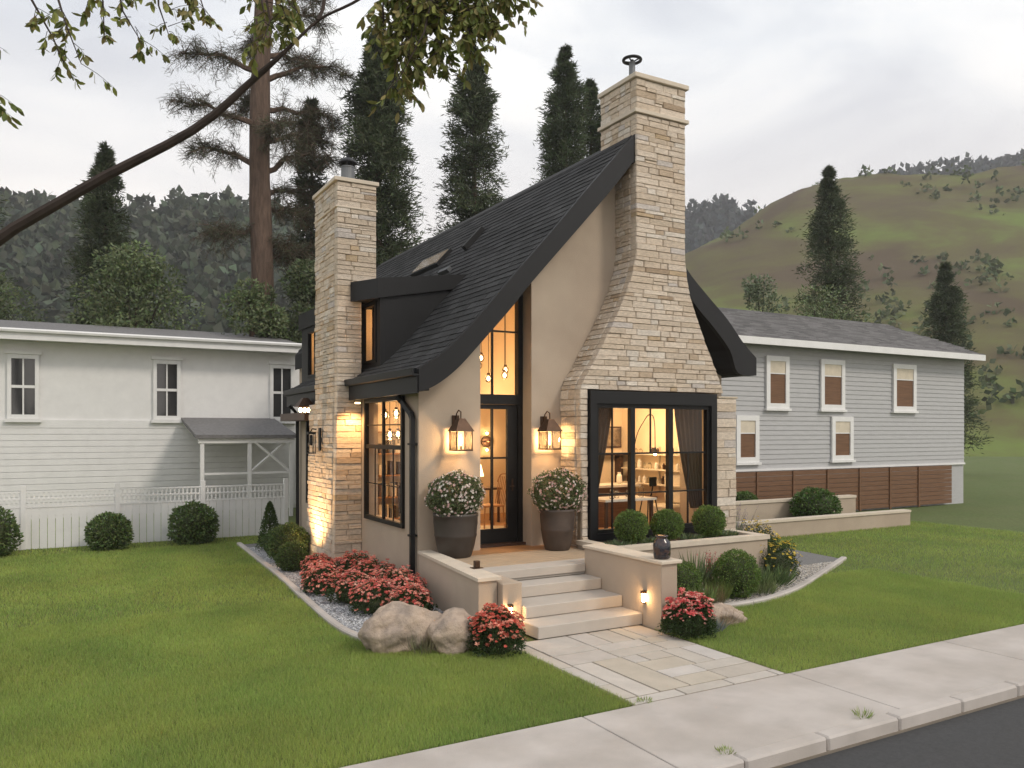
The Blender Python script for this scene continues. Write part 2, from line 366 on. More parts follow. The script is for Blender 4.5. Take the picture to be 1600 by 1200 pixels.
# grass blades
def inpoly(P, poly):
    x, y = P[:, 0], P[:, 1]; c = np.zeros(len(P), bool); n = len(poly)
    for i in range(n):
        x0, y0 = poly[i]; x1, y1 = poly[(i + 1) % n]
        m = ((y0 > y) != (y1 > y)); m &= x < (x1 - x0) * (y - y0) / ((y1 - y0) if y1 != y0 else 1e-9) + x0; c ^= m
    return c
def blades():
    parts = []
    def area(x0, x1, y0, y1, dens): parts.append(np.c_[nr.uniform(x0, x1, int((x1 - x0) * (y1 - y0) * dens)), nr.uniform(y0, y1, int((x1 - x0) * (y1 - y0) * dens))])
    area(-1.6, 4.7, 5.88, 9, 14000); area(-2, 4, 9, 12, 8000); area(-2.5, 4, 12, 19, 2300); area(-3, 6, 19, 27, 700)
    area(6.55, 13, 5.88, 9.6, 7500); area(10, 21, 5.88, 16.8, 1100)
    P = np.concatenate(parts)
    az = np.arctan2(P[:, 0], P[:, 1]) - HEAD
    P = P[(np.abs(az) < R(36))]
    keep = ~inpoly(P, bed_poly) & ~inpoly(P, rbed_poly)
    keep &= ~((P[:, 0] > 4.62 + nr.normal(0, .012, len(P))) & (P[:, 0] < 6.6) & (P[:, 1] < 8.6))
    keep &= ~((P[:, 0] > 4.4) & (P[:, 1] > 8.0) & (P[:, 0] < 6.7) & (P[:, 1] < 24)) & ~((P[:, 0] > 6.6) & (P[:, 1] > 9.7) & (P[:, 0] < 11.6))
    P = P[keep]; n = len(P)
    far = np.clip((P[:, 1] - 7) / 12, 0, 1)
    h = nr.uniform(.018, .042, n); lean = nr.normal(0, .018, (n, 2)); w = .0024 + .007 * far; a = nr.uniform(0, math.pi, n)
    dx, dy = np.cos(a) * w, np.sin(a) * w; z0 = np.full(n, -.022)
    V = np.stack([np.c_[P[:, 0] - dx, P[:, 1] - dy, z0], np.c_[P[:, 0] + dx, P[:, 1] + dy, z0], np.c_[P + lean, h]], 1).reshape(-1, 3)
    t = tints(n, (.36, .46, .122), .27, .07)
    pt = np.array([noise.noise(Vector((p[0] * .9, p[1] * .9, 1))) + .5 * noise.noise(Vector((p[0] * 3.1, p[1] * 3.1, 5))) for p in P[::1]]) ; t *= (1 + .10 * pt)[:, None]; t[:, 0] *= 1 + .10 * pt; dry = nr.random(n) < .06; t[dry] = tints(dry.sum(), (.42, .40, .18), .2)
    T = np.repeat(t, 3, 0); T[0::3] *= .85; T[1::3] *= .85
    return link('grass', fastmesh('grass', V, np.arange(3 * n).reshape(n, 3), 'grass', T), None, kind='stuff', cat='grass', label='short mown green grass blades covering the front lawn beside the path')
blades()

# pebbles in the bed
def pebbles(poly, bb, dens, name, label, cols):
    x0, x1, y0, y1 = bb; n = int((x1 - x0) * (y1 - y0) * dens)
    P = np.c_[nr.uniform(x0, x1, n), nr.uniform(y0, y1, n)]; P = P[inpoly(P, poly)]; n = len(P)
    r = nr.uniform(.008, .019, n); o = np.array([(1, 0, 0), (0, 1, 0), (-1, 0, 0), (0, -1, 0), (0, 0, 1)], float)
    sc_ = nr.uniform(.6, 1.3, (n, 1, 3)); sc_[:, :, 2] *= .6
    V = np.c_[P, np.full(n, .0)][:, None, :] + o[None] * r[:, None, None] * sc_ + nr.normal(0, .0015, (n, 5, 3))
    f = np.array([(0, 1, 4), (1, 2, 4), (2, 3, 4), (3, 0, 4)]); F = (f[None] + (np.arange(n) * 5)[:, None, None]).reshape(-1, 3)
    c = np.array(cols)[nr.integers(0, len(cols), n)] * nr.uniform(.75, 1.2, (n, 1))
    link(name, fastmesh(name, V.reshape(-1, 3), F, 'gravel', np.repeat(c, 5, 0)), None, kind='stuff', cat='gravel', label=label)
pebbles(bed_poly, (3.1, 4.9, 8.8, 18), 2300, 'gravel', 'grey and white gravel pebbles between the lawn edging and the red flowers', [(.42, .42, .44), (.6, .6, .6), (.25, .26, .28), (.36, .35, .35)])
pebbles(rbed_poly, (6.7, 13, 7.7, 10.5), 1500, 'gravel', 'tan gravel pebbles of the right bed beside the round shrub', [(.5, .44, .36), (.38, .34, .3), (.55, .52, .48)])

# ================================================================== house
house = thing('house', 'steep black roofed cottage of beige stucco with two stone chimneys and lit windows', 'house', (7.9, 14.5, 0))
OUT_L = catmull([(4.61, 3.42), (5.02, 3.69), (5.47, 4.12), (6.17, 4.90), (6.9, 5.70), (7.58, 6.47), (8.58, 7.57)], 5)
OUT_R = [(8.66, 7.57)] + catmull([(9.02, 6.62), (9.34, 5.92), (9.69, 5.38), (10.2, 4.93), (10.67, 4.55), (11.07, 4.14), (11.4, 3.88)], 4)
LOW_L = catmull([(4.61, 3.10), (4.86, 3.20), (5.18, 3.43), (5.5, 3.75), (6.17, 4.47), (6.51, 4.87), (7.94, 6.42), (8.5, 7.08)], 5)
LOW_R = [(8.7, 7.08)] + catmull([(9.05, 6.2), (9.4, 5.5), (9.85, 4.84), (10.35, 4.4), (10.75, 4.0), (10.95, 3.6), (11.4, 3.56)], 4)
SECT = OUT_L + OUT_R + LOW_R[::-1] + LOW_L[::-1]
LOW = LOW_L + LOW_R
low = lambda x: interp(x, LOW)
roof = MB().prism(SECT, 'y', 10.97, 18.5).build('roof', 'underlay', house)
def grow(sect, d):
    n = len(sect); out = []
    for i in range(n):
        a, b, c = Vector(sect[i - 1]), Vector(sect[i]), Vector(sect[(i + 1) % n]); t = (c - a).normalized(); out.append((b.x - t.y * d, b.y + t.x * d))
    return out
MB().prism(grow(SECT, .012), 'y', 10.88, 10.968).build('fascia', 'black', roof, label='broad black curved rake fascia along the front gable')
# rear part of the roof
RW = [(6.0, interp(6.0, OUT_L))] + [p for p in OUT_L if p[0] > 6.05] + OUT_R + LOW_R[::-1] + [p for p in LOW_L[::-1] if p[0] > 6.05] + [(6.0, low(6.0))]
MB().prism(RW, 'y', 18.503, 23.3).build('rear_roof', 'underlay', roof)

# shingles on the left slope, one by one
acc = [0]
for a, b in zip(OUT_L, OUT_L[1:]): acc.append(acc[-1] + math.dist(a, b))
SX = list(zip(acc, [p[0] for p in OUT_L])); SZ = list(zip(acc, [p[1] for p in OUT_L])); TOT = acc[-1]
def slope(s):
    p = Vector((interp(s, SX), interp(s, SZ))); q = Vector((interp(s + .05, SX), interp(s + .05, SZ))) if s < TOT - .06 else None
    if q is None: q = p; p0 = Vector((interp(s - .05, SX), interp(s - .05, SZ))); d = (q - p0).normalized()
    else: d = (q - p).normalized()
    return p, d, Vector((-d.y, d.x))
EXPO = .158; sh = []; k = 0; s = .0
def blocked(X, y0, y1):
    if 13.95 < (y0 + y1) / 2 < 15.5 and X < 4.84: return True
    return False
while s < TOT - .03:
    y = 10.955 - (0 if k % 2 else .17) ; s1 = min(s + EXPO + .02, TOT)
    while y < 23.3:
        w = rnd.uniform(.27, .42); y0, y1 = max(y, 10.955), min(y + w, 23.3)
        if y1 - y0 > .04:
            p, d, n = slope(s); p2, d2, n2 = slope(s1)
            if not blocked(p.x, y0, y1) and not (y0 > 18.45 and p.x < 6.0):
                sh.append((s, s1, y0, y1, p, n, p2, n2))
        y += w
    s += EXPO; k += 1
def shingle(mb, q):
    s, s1, y0, y1, p, n, p2, n2 = q
    lift = .022 + rnd.uniform(-.003, .004); g = rnd.uniform(.003, .007); dl = rnd.uniform(-.006, .008); t = (p - p2).normalized() * dl
    c = rnd.uniform(.025, .05) * rnd.choice([1, 1, 1, .82]); mb.cur = (c, c, c * 1.03)
    a = p + n * lift + t; b = p2 + n2 * .010; a0 = p + n * .004 + t; b0 = p2 + n2 * .002
    vs = []
    for yy in (y0 + g, y1 - g): vs += [(a.x, yy, a.y), (b.x, yy, b.y), (b0.x, yy, b0.y), (a0.x, yy, a0.y)]
    mb.add(vs, [(0, 1, 2, 3), (7, 6, 5, 4), (0, 4, 5, 1), (1, 5, 6, 2), (2, 6, 7, 3), (3, 7, 4, 0)])
sh.sort(key=lambda q: -(q[3] - q[2]) / depth((q[4].x, q[2])) ** 2 * (.6 if q[4].x < 5.2 and q[2] > 13.4 else 1))
for q in sh[:290]:
    mb = MB(); shingle(mb, q); mb.build('shingle', 'shingle', roof, tint=True)
mb = MB()
for q in sh[290:]: shingle(mb, q)
mb.build('shingle_courses', 'shingle', roof, tint=True, kind='stuff')
# right slope: long courses
mb = MB()
for (a, b) in zip(OUT_R, OUT_R[1:]):
    a, b = Vector(a), Vector(b); L_ = (b - a).length; d = (b - a).normalized(); n = Vector((-d.y, d.x)); m_ = max(1, int(L_ / .16))
    n = n if n.y > 0 else -n
    for i in range(m_):
        p = a + d * L_ * i / m_; q = a + d * L_ * (i + 1) / m_; yy = 10.96
        while yy < 23.2:
            w = rnd.uniform(.3, .6); c = rnd.uniform(.03, .06); mb.cur = (c, c, c); y1 = min(yy + w, 23.3)
            P_ = [(p + n * .006), (q + n * .026), (q + n * .002), (p + n * .001)]
            mb.add([(v.x, yv, v.y) for yv in (yy + .004, y1 - .004) for v in P_], [(0, 1, 2, 3), (7, 6, 5, 4), (0, 4, 5, 1), (1, 5, 6, 2), (2, 6, 7, 3), (3, 7, 4, 0)]); yy += w
mb.build('far_slope_shingles', 'shingle', roof, tint=True, kind='stuff')
mb = MB(); mb.cur = (.045, .045, .046); yy = 10.96
while yy < 23.2:
    mb.prism([(8.42, 7.40), (8.44, 7.47), (8.62, 7.625), (8.80, 7.39), (8.78, 7.33), (8.62, 7.585)], 'y', yy + .004, yy + .29); yy += .3
mb.build('ridge_tiles', 'shingle', roof, tint=True, kind='stuff')
# eaves
def eave(y0, y1):
    g = MB().box(4.575, 4.608, y0, y1, 3.07, 3.32).build('eave_fascia', 'black', roof)
    MB().prism([(4.50, 3.33), (4.49, 3.43), (4.515, 3.44), (4.525, 3.35), (4.60, 3.35), (4.60, 3.325), (4.52, 3.318)], 'y', y0 - .01, y1).build('gutter', 'black', roof)
eave(10.9, 14.04); eave(15.92, 18.5)
box('soffit', 'black', roof, 4.612, 4.815, 11.0, 18.4, 3.115, 3.145)

# walls with openings
def wall_grid(u0, u1, v0, v1, holes, put):
    us = sorted({u0, u1, *[h[0] for h in holes], *[h[1] for h in holes]}); vs_ = sorted({v0, v1, *[h[2] for h in holes], *[h[3] for h in holes]})
    for a, b in zip(us, us[1:]):
        run = None
        for c, d in list(zip(vs_, vs_[1:])) + [(None, None)]:
            solid = c is not None and not any(h[0] <= (a + b) / 2 <= h[1] and h[2] <= (c + d) / 2 <= h[3] for h in holes)
            if solid: run = (run[0], d) if run else (c, d)
            elif run: put(a, b, *run); run = None
mb = MB()
wall_grid(11.42, 18.4, -.1, 3.12, [(12.02, 13.74, 1.02, 3.03), (16.97, 17.6, .97, 2.8)], lambda a, b, c, d: mb.box(4.82, 5.02, a, b, c, d))
mb.build('side_wall', 'stucco', house)
tops = lambda a, b, k=14: [(a + (b - a) * i / k, low(a + (b - a) * i / k) + .06) for i in range(k + 1)]
fw = MB()
fw.prism([(4.823, -.1)] + [(x, z) for x, z in tops(4.823, 5.88)] + [(5.88, -.1)], 'y', 11.417, 11.80)
fw.prism([(6.83, -.1)] + tops(6.83, 7.55) + [(7.55, -.1)], 'y', 11.42, 11.80)
fw.prism([(7.55, 3.15)] + tops(7.55, 10.35, 30) + [(10.35, 3.15)], 'y', 11.42, 11.80)
fw.prism([(10.35, -.1)] + tops(10.35, 11.05) + [(11.05, -.1)], 'y', 11.42, 11.80)
fw.build('front_wall', 'stucco', house)
w2 = MB().box(10.85, 11.05, 11.80, 23.2, -.1, 3.6)
w2.prism([(5.03, -.1), (5.03, 3.1)] + tops(5.05, 10.84, 40) + [(10.84, -.1)], 'y', 18.2, 18.4)
w2.prism([(6.1, -.1)] + tops(6.1, 10.84, 30) + [(10.84, -.1)], 'y', 23.0, 23.2)
w2.box(6.1, 6.3, 18.41, 22.99, -.1, 4.5)
w2.build('rear_wall', 'stucco', house)
# interior shell
box('interior_floor', 'wood', house, 5.02, 10.84, 10.98, 18.19, .45, .62)
iw = MB(); iw.prism([(5.03, .62), (5.03, 3.1)] + [(x, z - .1) for x, z in tops(5.1, 10.8, 30)] + [(10.84, .62)], 'y', 16.5, 16.6)
iw.box(8.3, 10.84, 14.2, 14.3, .621, 3.08); iw.box(10.80, 10.848, 11.81, 16.49, .621, 3.08)
iw.prism([(5.025, 3.04)] + [(x, low(x) - .03) for x, z in tops(5.1, 8.5, 20)] + [(8.58, 7.02)] + [(x, low(x) - .06) for x, z in tops(8.5, 5.1, 20)] + [(5.06, 3.02)], 'y', 11.81, 16.49)
iw.box(7.9, 10.79, 11.81, 16.49, 3.09, 3.16); iw.box(7.9, 8.0, 11.81, 16.49, 3.165, 6.3)
iw.box(7.56, 10.34, 11.0, 11.809, 3.12, 3.17)
iw.build('interior_wall', 'plaster', house)

# ---------------------------------------------------------------- chimneys
CL = [(.0, 7.44), (1.0, 7.44), (2.2, 7.41), (3.05, 7.40), (3.31, 7.45), (3.69, 7.70), (4.09, 7.93), (4.42, 8.13), (4.90, 8.36), (5.22, 8.48), (5.52, 8.545), (5.7, 8.55), (9, 8.55)]
CR = [(3.12, 10.57), (3.37, 10.48), (3.57, 10.38), (4.05, 10.14), (4.49, 9.93), (4.99, 9.73), (5.35, 9.66), (5.6, 9.64), (9, 9.64)]
CL = CL[:3] + [(a, b) for a, b in catmull(CL[3:-1] + [(6.0, 8.55)], 6)] + [(9, 8.55)]
CR = catmull(CR[:-1] + [(6.0, 9.64)], 6) + [(9, 9.64)]
cl = lambda z: interp(z, CL); crr = lambda z: interp(z, CR)
YF, YW = 10.85, 11.42
chim = thing('chimney', None, None); chim.parent = house; chim.location = Vector((9.1, 11.3, 0)) - house.location
del_props = [chim.pop(k_) for k_ in ('category', 'label') if k_ in chim]
chim['label'] = 'tall flared front stone chimney around the big window'
core = MB(); i_ = .035
zz = [3.2 + .2 * k for k in range(0, 12)] + [5.45, 8.43]
zz = [z for z in zz if z < 5.41] + [5.6, 8.43]
for a, b in zip(zz, zz[1:]):
    ca, cb, ra, rb = cl(a) + i_, cl(b) + i_, crr(a) - i_, crr(b) - i_
    core.prism([(ca, a), (ra, a), (rb, b), (cb, b)], 'y', YF + i_, 11.86 - i_ if a > 5 else YW)
core.box(7.44, 7.56, YF + i_, YW, -.05, 3.199); core.box(10.36, 10.82, YF + i_, YW, -.05, 3.09); core.box(7.565, 10.355, YF + i_ + .1, YW, -.05, .70)
core.build('mortar_core', 'mortar', chim)
STONES = []   # (area rank, fn) collected, built after
def course_stones(z0, z1, a, b, make, wmin=.16, wmax=.52, joint=.007, fixed_first=None):
    """fill the run a..b at height z0..z1 with stones; make(u0,u1,z0,z1)"""
    u = a
    if fixed_first: make(u, min(u + fixed_first, b), z0, z1); u += fixed_first
    while u < b - 1e-4:
        w = rnd.uniform(wmin, wmax)
        if b - (u + w) < wmin * .8: w = b - u
        h = z1 - z0
        if w > .2 and w < .42 and h > .085 and rnd.random() < .16:
            m = z0 + h * rnd.uniform(.4, .6); make(u, u + w, z0, m); make(u, u + w, m, z1)
        else: make(u, u + w, z0, z1)
        u += w
def front_stone(owner, yf, th=.15):
    def mk(u0, u1, z0, z1, ul=None, ur=None):
        g = .003; pr = rnd.uniform(-.003, .012)
        l0, l1 = (ul(z0), ul(z1)) if ul else (u0, u0); r0, r1 = (ur(z0), ur(z1)) if ur else (u1, u1)
        c = [(l0 + g, yf - pr, z0 + g), (r0 - g, yf - pr, z0 + g), (r1 - g, yf - pr, z1 - g), (l1 + g, yf - pr, z1 - g)]
        STONES.append(((u1 - u0) * (z1 - z0) / depth((u0, yf)) ** 2, owner, c, (0, th, 0), stonecol()))
    return mk
def side_stone(owner, xf, th=.15):
    xf_ = xf if callable(xf) else (lambda z: xf)
    def mk(u0, u1, z0, z1):
        g = .003; pr = rnd.uniform(-.003, .012)
        c = [(xf_(z0) - pr, u1 - g, z0 + g), (xf_(z0) - pr, u0 + g, z0 + g), (xf_(z1) - pr, u0 + g, z1 - g), (xf_(z1) - pr, u1 - g, z1 - g)]
        STONES.append(((u1 - u0) * (z1 - z0) * .55 / depth((xf_(z0), u0)) ** 2, owner, c, (th, 0, 0), stonecol()))
    return mk
def heights(z0, z1, lo=.06, hi=.12):
    out = [z0]
    while out[-1] < z1 - lo * .9:
        h = rnd.uniform(lo, hi)
        if z1 - (out[-1] + h) < lo: h = z1 - out[-1]
        out.append(out[-1] + h)
    return out
fsn = front_stone(chim, YF)
def big_face(z0, z1):
    h = heights(z0, z1)
    for i, (a, b) in enumerate(zip(h, h[1:])):
        l = min(cl(a), cl(b)); r = max(crr(a), crr(b))
        us = [max(cl(a), cl(b))]; lim = min(crr(a), crr(b))
        while us[-1] < lim - .12:
            w = rnd.uniform(.15, .55)
            if lim - (us[-1] + w) < .16: w = lim - us[-1]
            us.append(us[-1] + w)
        for j, (u, v) in enumerate(zip(us, us[1:])):
            kw = {}
            if j == 0: kw['ul'] = cl
            if j == len(us) - 2: kw['ur'] = crr
            if not kw and rnd.random() < .10 and b - a > .09:
                m = (a + b) / 2; fsn(u, v, a, m); fsn(u, v, m, b)
            else: fsn(u, v, a, b, **kw)
        back = 11.86 if a > 5.3 else YW
        course_stones(a, b, YF + .153, back, side_stone(chim, cl), .12, .34)
big_face(3.2, 7.90); big_face(7.985, 8.50)
# piers either side of the window
h = heights(.0, 3.2, .07, .15)
for a, b in zip(h, h[1:]):
    front_stone(chim, YF, .12)(cl(a), 7.56, a, b)
    course_stones(a, b, YF + .123, YW, side_stone(chim, cl, .1), .14, .45)
h = heights(.0, 3.10, .07, .17)
for a, b in zip(h, h[1:]):
    course_stones(a, b, 10.36, 10.86, front_stone(chim, YF), .18, .5)
h = heights(.0, .70, .08, .15)
for a, b in zip(h, h[1:]): course_stones(a, b, 7.57, 10.35, front_stone(chim, YF + .12, .1), .25, .6)
mb = MB(); mb.cur = (.55, .47, .36); mb.box(10.40, 10.88, 10.82, 11.41, 3.105, 3.145, bev=.006).build('pier_ledge', 'stone', chim, tint=True)
mb = MB().box(8.50, 9.69, 10.80, 11.90, 7.91, 7.975, bev=.006).build('band_course', 'caststone', chim)
mb = MB().box(8.50, 9.69, 10.80, 11.90, 8.505, 8.585, bev=.008).build('chimney_cap', 'caststone', chim)

# side chimney
ch2 = thing('chimney', None, None); ch2.parent = house; ch2.location = Vector((4.6, 14.8, 0)) - house.location
ch2['label'] = 'side stone chimney rising past the left dormer'
LXb, LXt, FY = 4.30, 4.36, 14.05
lx = lambda z: LXb + (LXt - LXb) * min(1, z / 3.2)
c2 = MB().box(4.40, 5.06, FY + i_, 15.37, 5.22, 7.0).box(4.40, 4.80, FY + i_, 15.37, 2.95, 5.219).box(4.36, 4.815, FY + i_, 15.77, -.05, 2.94)
c2.build('mortar_core', 'mortar', ch2)
h = heights(0, .5, .08, .13)[:-1] + [.5]
h += [.56] + heights(.56, 6.98)[1:]
for a, b in zip(h, h[1:]):
    ledge = abs(a - .5) < 1e-6; up = a > 2.95
    fx = FY - (.03 if ledge else 0)
    mk = front_stone(ch2, fx); r = 5.1 if a > 5.15 else 4.82; l = lx(a)
    course_stones(a, b, l, r, mk, .14, .46)
    course_stones(a, b, FY + .153, 15.4 if up else 15.8, side_stone(ch2, lx), .12, .42)
mb = MB().box(4.31, 5.14, FY - .045, 15.45, 6.985, 7.055, bev=.006).build('chimney_cap', 'caststone', ch2)
mb = MB().box(4.33, 5.12, FY - .025, 15.42, 6.515, 6.545, bev=.006).build('band_course', 'caststone', ch2)
for k_ in range(len(STONES)): pass
STONES.sort(key=lambda q: -q[0])
rest = {}
for i, (ar, owner, c, inw, colr) in enumerate(STONES):
    if i < 296:
        mb = MB(); mb.cur = colr; block(mb, c, inw); mb.build('stone', 'stone', owner, tint=True)
    else:
        mb = rest.setdefault(owner.name, (owner, MB()))[1]; mb.cur = colr; block(mb, c, inw)
for ow, mb in rest.values(): mb.build('small_stones', 'stone', ow, tint=True, kind='stuff')

# flues
f1 = MB().tube([(8.78, 11.25, 8.56), (8.78, 11.25, 8.97)], .055, 16).build('flue', 'steel', chim, smooth=False, label='dark flue with a wheel-shaped top on the front chimney')
MB().torus((8.78, 11.25, 9.01), .15, .028).build('flue_ring', 'black', f1, smooth=True)
mb = MB()
for k in range(4):
    a = k * math.pi / 2 + .5; mb.tube([(8.78, 11.25, 8.97), (8.78 + .15 * math.cos(a), 11.25 + .15 * math.sin(a), 9.015)], .012, 6)
mb.ball((8.78, 11.25, 8.99), .035, 2); mb.build('flue_spokes', 'black', f1)
f2 = MB().lathe([(.15, 7.05), (.15, 7.09), (.125, 7.10), (.125, 7.45), (.13, 7.46), (.13, 7.48), (0.02, 7.48)], 4.78, 14.72, 24).build('flue', 'steel', ch2, label='grey pipe flue with a scalloped black cowl on the side chimney')
mb = MB().lathe([(.02, 7.66), (.09, 7.64), (.16, 7.58), (.175, 7.55), (.02, 7.57)], 4.78, 14.72, 24)
for k in range(6):
    a = k * math.pi / 3; mb.tube([(4.78 + .11 * math.cos(a), 14.72 + .11 * math.sin(a), 7.47), (4.78 + .12 * math.cos(a), 14.72 + .12 * math.sin(a), 7.57)], .012, 5)
mb.tube([(4.78, 14.72, 7.64), (4.78, 14.72, 7.71)], .03, 8); mb.build('cowl', 'black', f2)

# ---------------------------------------------------------------- windows
def window_x(name, parent, X, y0, y1, z0, z1, mull, trans, thin, lab=None, fw_=.07, light=None):
    """window in a wall facing -X: outer frame, sashes, muntins, panes"""
    w = MB().ring([(y0, z0), (y1, z0), (y1, z1), (y0, z1)], [(y0 + fw_, z0 + fw_), (y1 - fw_, z0 + fw_), (y1 - fw_, z1 - fw_), (y0 + fw_, z1 - fw_)], 'x', X - .03, X + .045).build(name, 'blackwood', parent)
    if lab: w['label'] = lab
    for m_ in mull: box('mullion', 'blackwood', w, X - .012, X + .03, m_ - .03, m_ + .03, z0 + fw_, z1 - fw_)
    for t_ in trans: box('transom', 'blackwood', w, X - .016, X + .034, y0 + fw_, y1 - fw_, t_ - .035, t_ + .035)
    for (a, b, c, d) in thin: box('muntin', 'blackwood', w, X + .010, X + .026, a, b, c, d)
    box('pane', 'glass', w, X + .045, X + .051, y0 + fw_, y1 - fw_, z0 + fw_, z1 - fw_)
    return w
window_x('window', house, 4.80, 11.97, 13.79, .97, 3.08, [12.89], [2.25], [(12.46, 12.48, 1.04, 2.215), (13.32, 13.34, 1.04, 2.215), (12.04, 12.86, 2.61, 2.63), (12.92, 13.72, 2.61, 2.63), (12.04, 12.86, 1.60, 1.615), (12.92, 13.72, 1.60, 1.615)],
         'tall black framed side window between the chimney and the downpipe')
window_x('window', house, 4.80, 16.95, 17.62, .95, 2.82, [], [1.75], [(17.27, 17.29, 1.02, 1.71)], 'narrow window behind the side chimney')

def window_front():
    X0, X1, z0, z1, Y = 7.57, 10.33, .71, 3.18, 10.83
    w = MB().ring([(X0, z0), (X1, z0), (X1, z1), (X0, z1)], [(X0 + .13, z0 + .12), (X1 - .13, z0 + .12), (X1 - .13, 2.97), (X0 + .13, 2.97)], 'y', Y - .05, Y + .12).build('window', 'black', house, label='large three part black framed window under the flared chimney')
    MB().ring([(X0 + .13, z0 + .12), (X1 - .13, z0 + .12), (X1 - .13, 2.97), (X0 + .13, 2.97)], [(X0 + .19, z0 + .18), (X1 - .19, z0 + .18), (X1 - .19, 2.9), (X0 + .19, 2.9)], 'y', Y + .0, Y + .10).build('sash', 'blackwood', w)
    ym = Y + .03; a0, a1, b0, b1 = X0 + .19, X1 - .19, z0 + .18, 2.9
    for xm in (8.47, 9.30): box('mullion', 'blackwood', w, xm - .045, xm + .045, Y - .005, Y + .09, b0, b1)
    for (p, q) in ((a0, 8.425), (8.515, 9.255), (9.345, a1)):
        box('muntin', 'blackwood', w, p, q, ym, ym + .03, 2.125, 2.155)
        box('muntin', 'blackwood', w, p, q, ym, ym + .03, 1.455, 1.48)
    for xm in (8.07, 8.88, 9.72):
        for (c, d) in ((b0, 1.455), (1.48, 2.125), (2.155, b1)):
            if xm == 9.72 and d > 2.2: continue
            if xm == 8.88 and d < 2.2: continue
            box('muntin', 'blackwood', w, xm - .012, xm + .012, ym + .002, ym + .028, c, d)
    for (p, q) in ((a0, 8.425), (8.515, 9.255), (9.345, a1)): box('pane', 'glass', w, p, q, ym + .034, ym + .04, b0, b1)
window_front()

def entrance():
    Y = 11.70
    fr = MB().ring([(5.88, .62), (6.83, .62), (6.83, 5.28), (5.88, 4.24)], [(5.945, .66), (6.74, .66), (6.74, 4.82), (5.945, 3.94)], 'y', Y, Y + .12).build('door_frame', 'blackwood', house)
    box('transom', 'blackwood', fr, 5.945, 6.74, Y - .01, Y + .13, 2.96, 3.12)
    box('muntin', 'blackwood', fr, 6.255, 6.285, Y + .03, Y + .07, 3.12, 4.36)
    box('muntin', 'blackwood', fr, 5.945, 6.74, Y + .032, Y + .066, 4.155, 4.185)
    MB().prism([(5.945, 3.12), (6.74, 3.12), (6.74, 4.82), (5.945, 3.94)], 'y', Y + .072, Y + .078).build('pane', 'glass', fr)
    box('threshold', 'darkwood', fr, 5.86, 6.85, Y - .10, Y + .12, .622, .665)
    d = MB().ring([(5.95, .67), (6.735, .67), (6.735, 2.955), (5.95, 2.955)], [(6.00, .90), (6.55, .90), (6.55, 2.88), (6.00, 2.88)], 'y', Y + .03, Y + .09).build('front_door', 'blackwood', house, label='narrow black glazed front door with four panes')
    box('muntin', 'blackwood', d, 6.255, 6.285, Y + .035, Y + .085, .90, 2.88)
    box('muntin', 'blackwood', d, 6.00, 6.55, Y + .037, Y + .083, 2.055, 2.085)
    for (a, b) in ((6.0, 6.255), (6.285, 6.55)):
        for (c, e_) in ((.90, 2.055), (2.085, 2.88)): box('pane', 'glass', d, a, b, Y + .06, Y + .065, c, e_)
    h_ = MB().box(6.625, 6.655, Y + .015, Y + .03, 1.52, 1.72).tube([(6.64, Y + .02, 1.60), (6.64, Y - .035, 1.60), (6.56, Y - .04, 1.60)], .011, 8).build('handle', 'bronze', d)
entrance()

# downpipe on the corner
mb = MB(); p = [(4.70, 11.98, 3.06), (4.755, 11.93, 2.98), (4.755, 11.56, 2.78), (4.755, 11.51, 2.70), (4.755, 11.51, .05)]
mb.tube(p, .05, 4); mb.build('downpipe', 'black', house, label='square black downpipe at the front left corner')
for z in (.9, 2.3): box('pipe_clip', 'blackwood', house, 4.70, 4.815, 11.45, 11.57, z, z + .03)
MB().tube([(4.55, 18.15, 3.1), (4.74, 18.2, 2.9), (4.75, 18.22, .0)], .05, 4).build('downpipe', 'black', house, label='square black downpipe at the far back corner')
box('lintel_beam', 'darkwood', house, 4.36, 4.80, 16.2, 18.2, 2.74, 2.9)

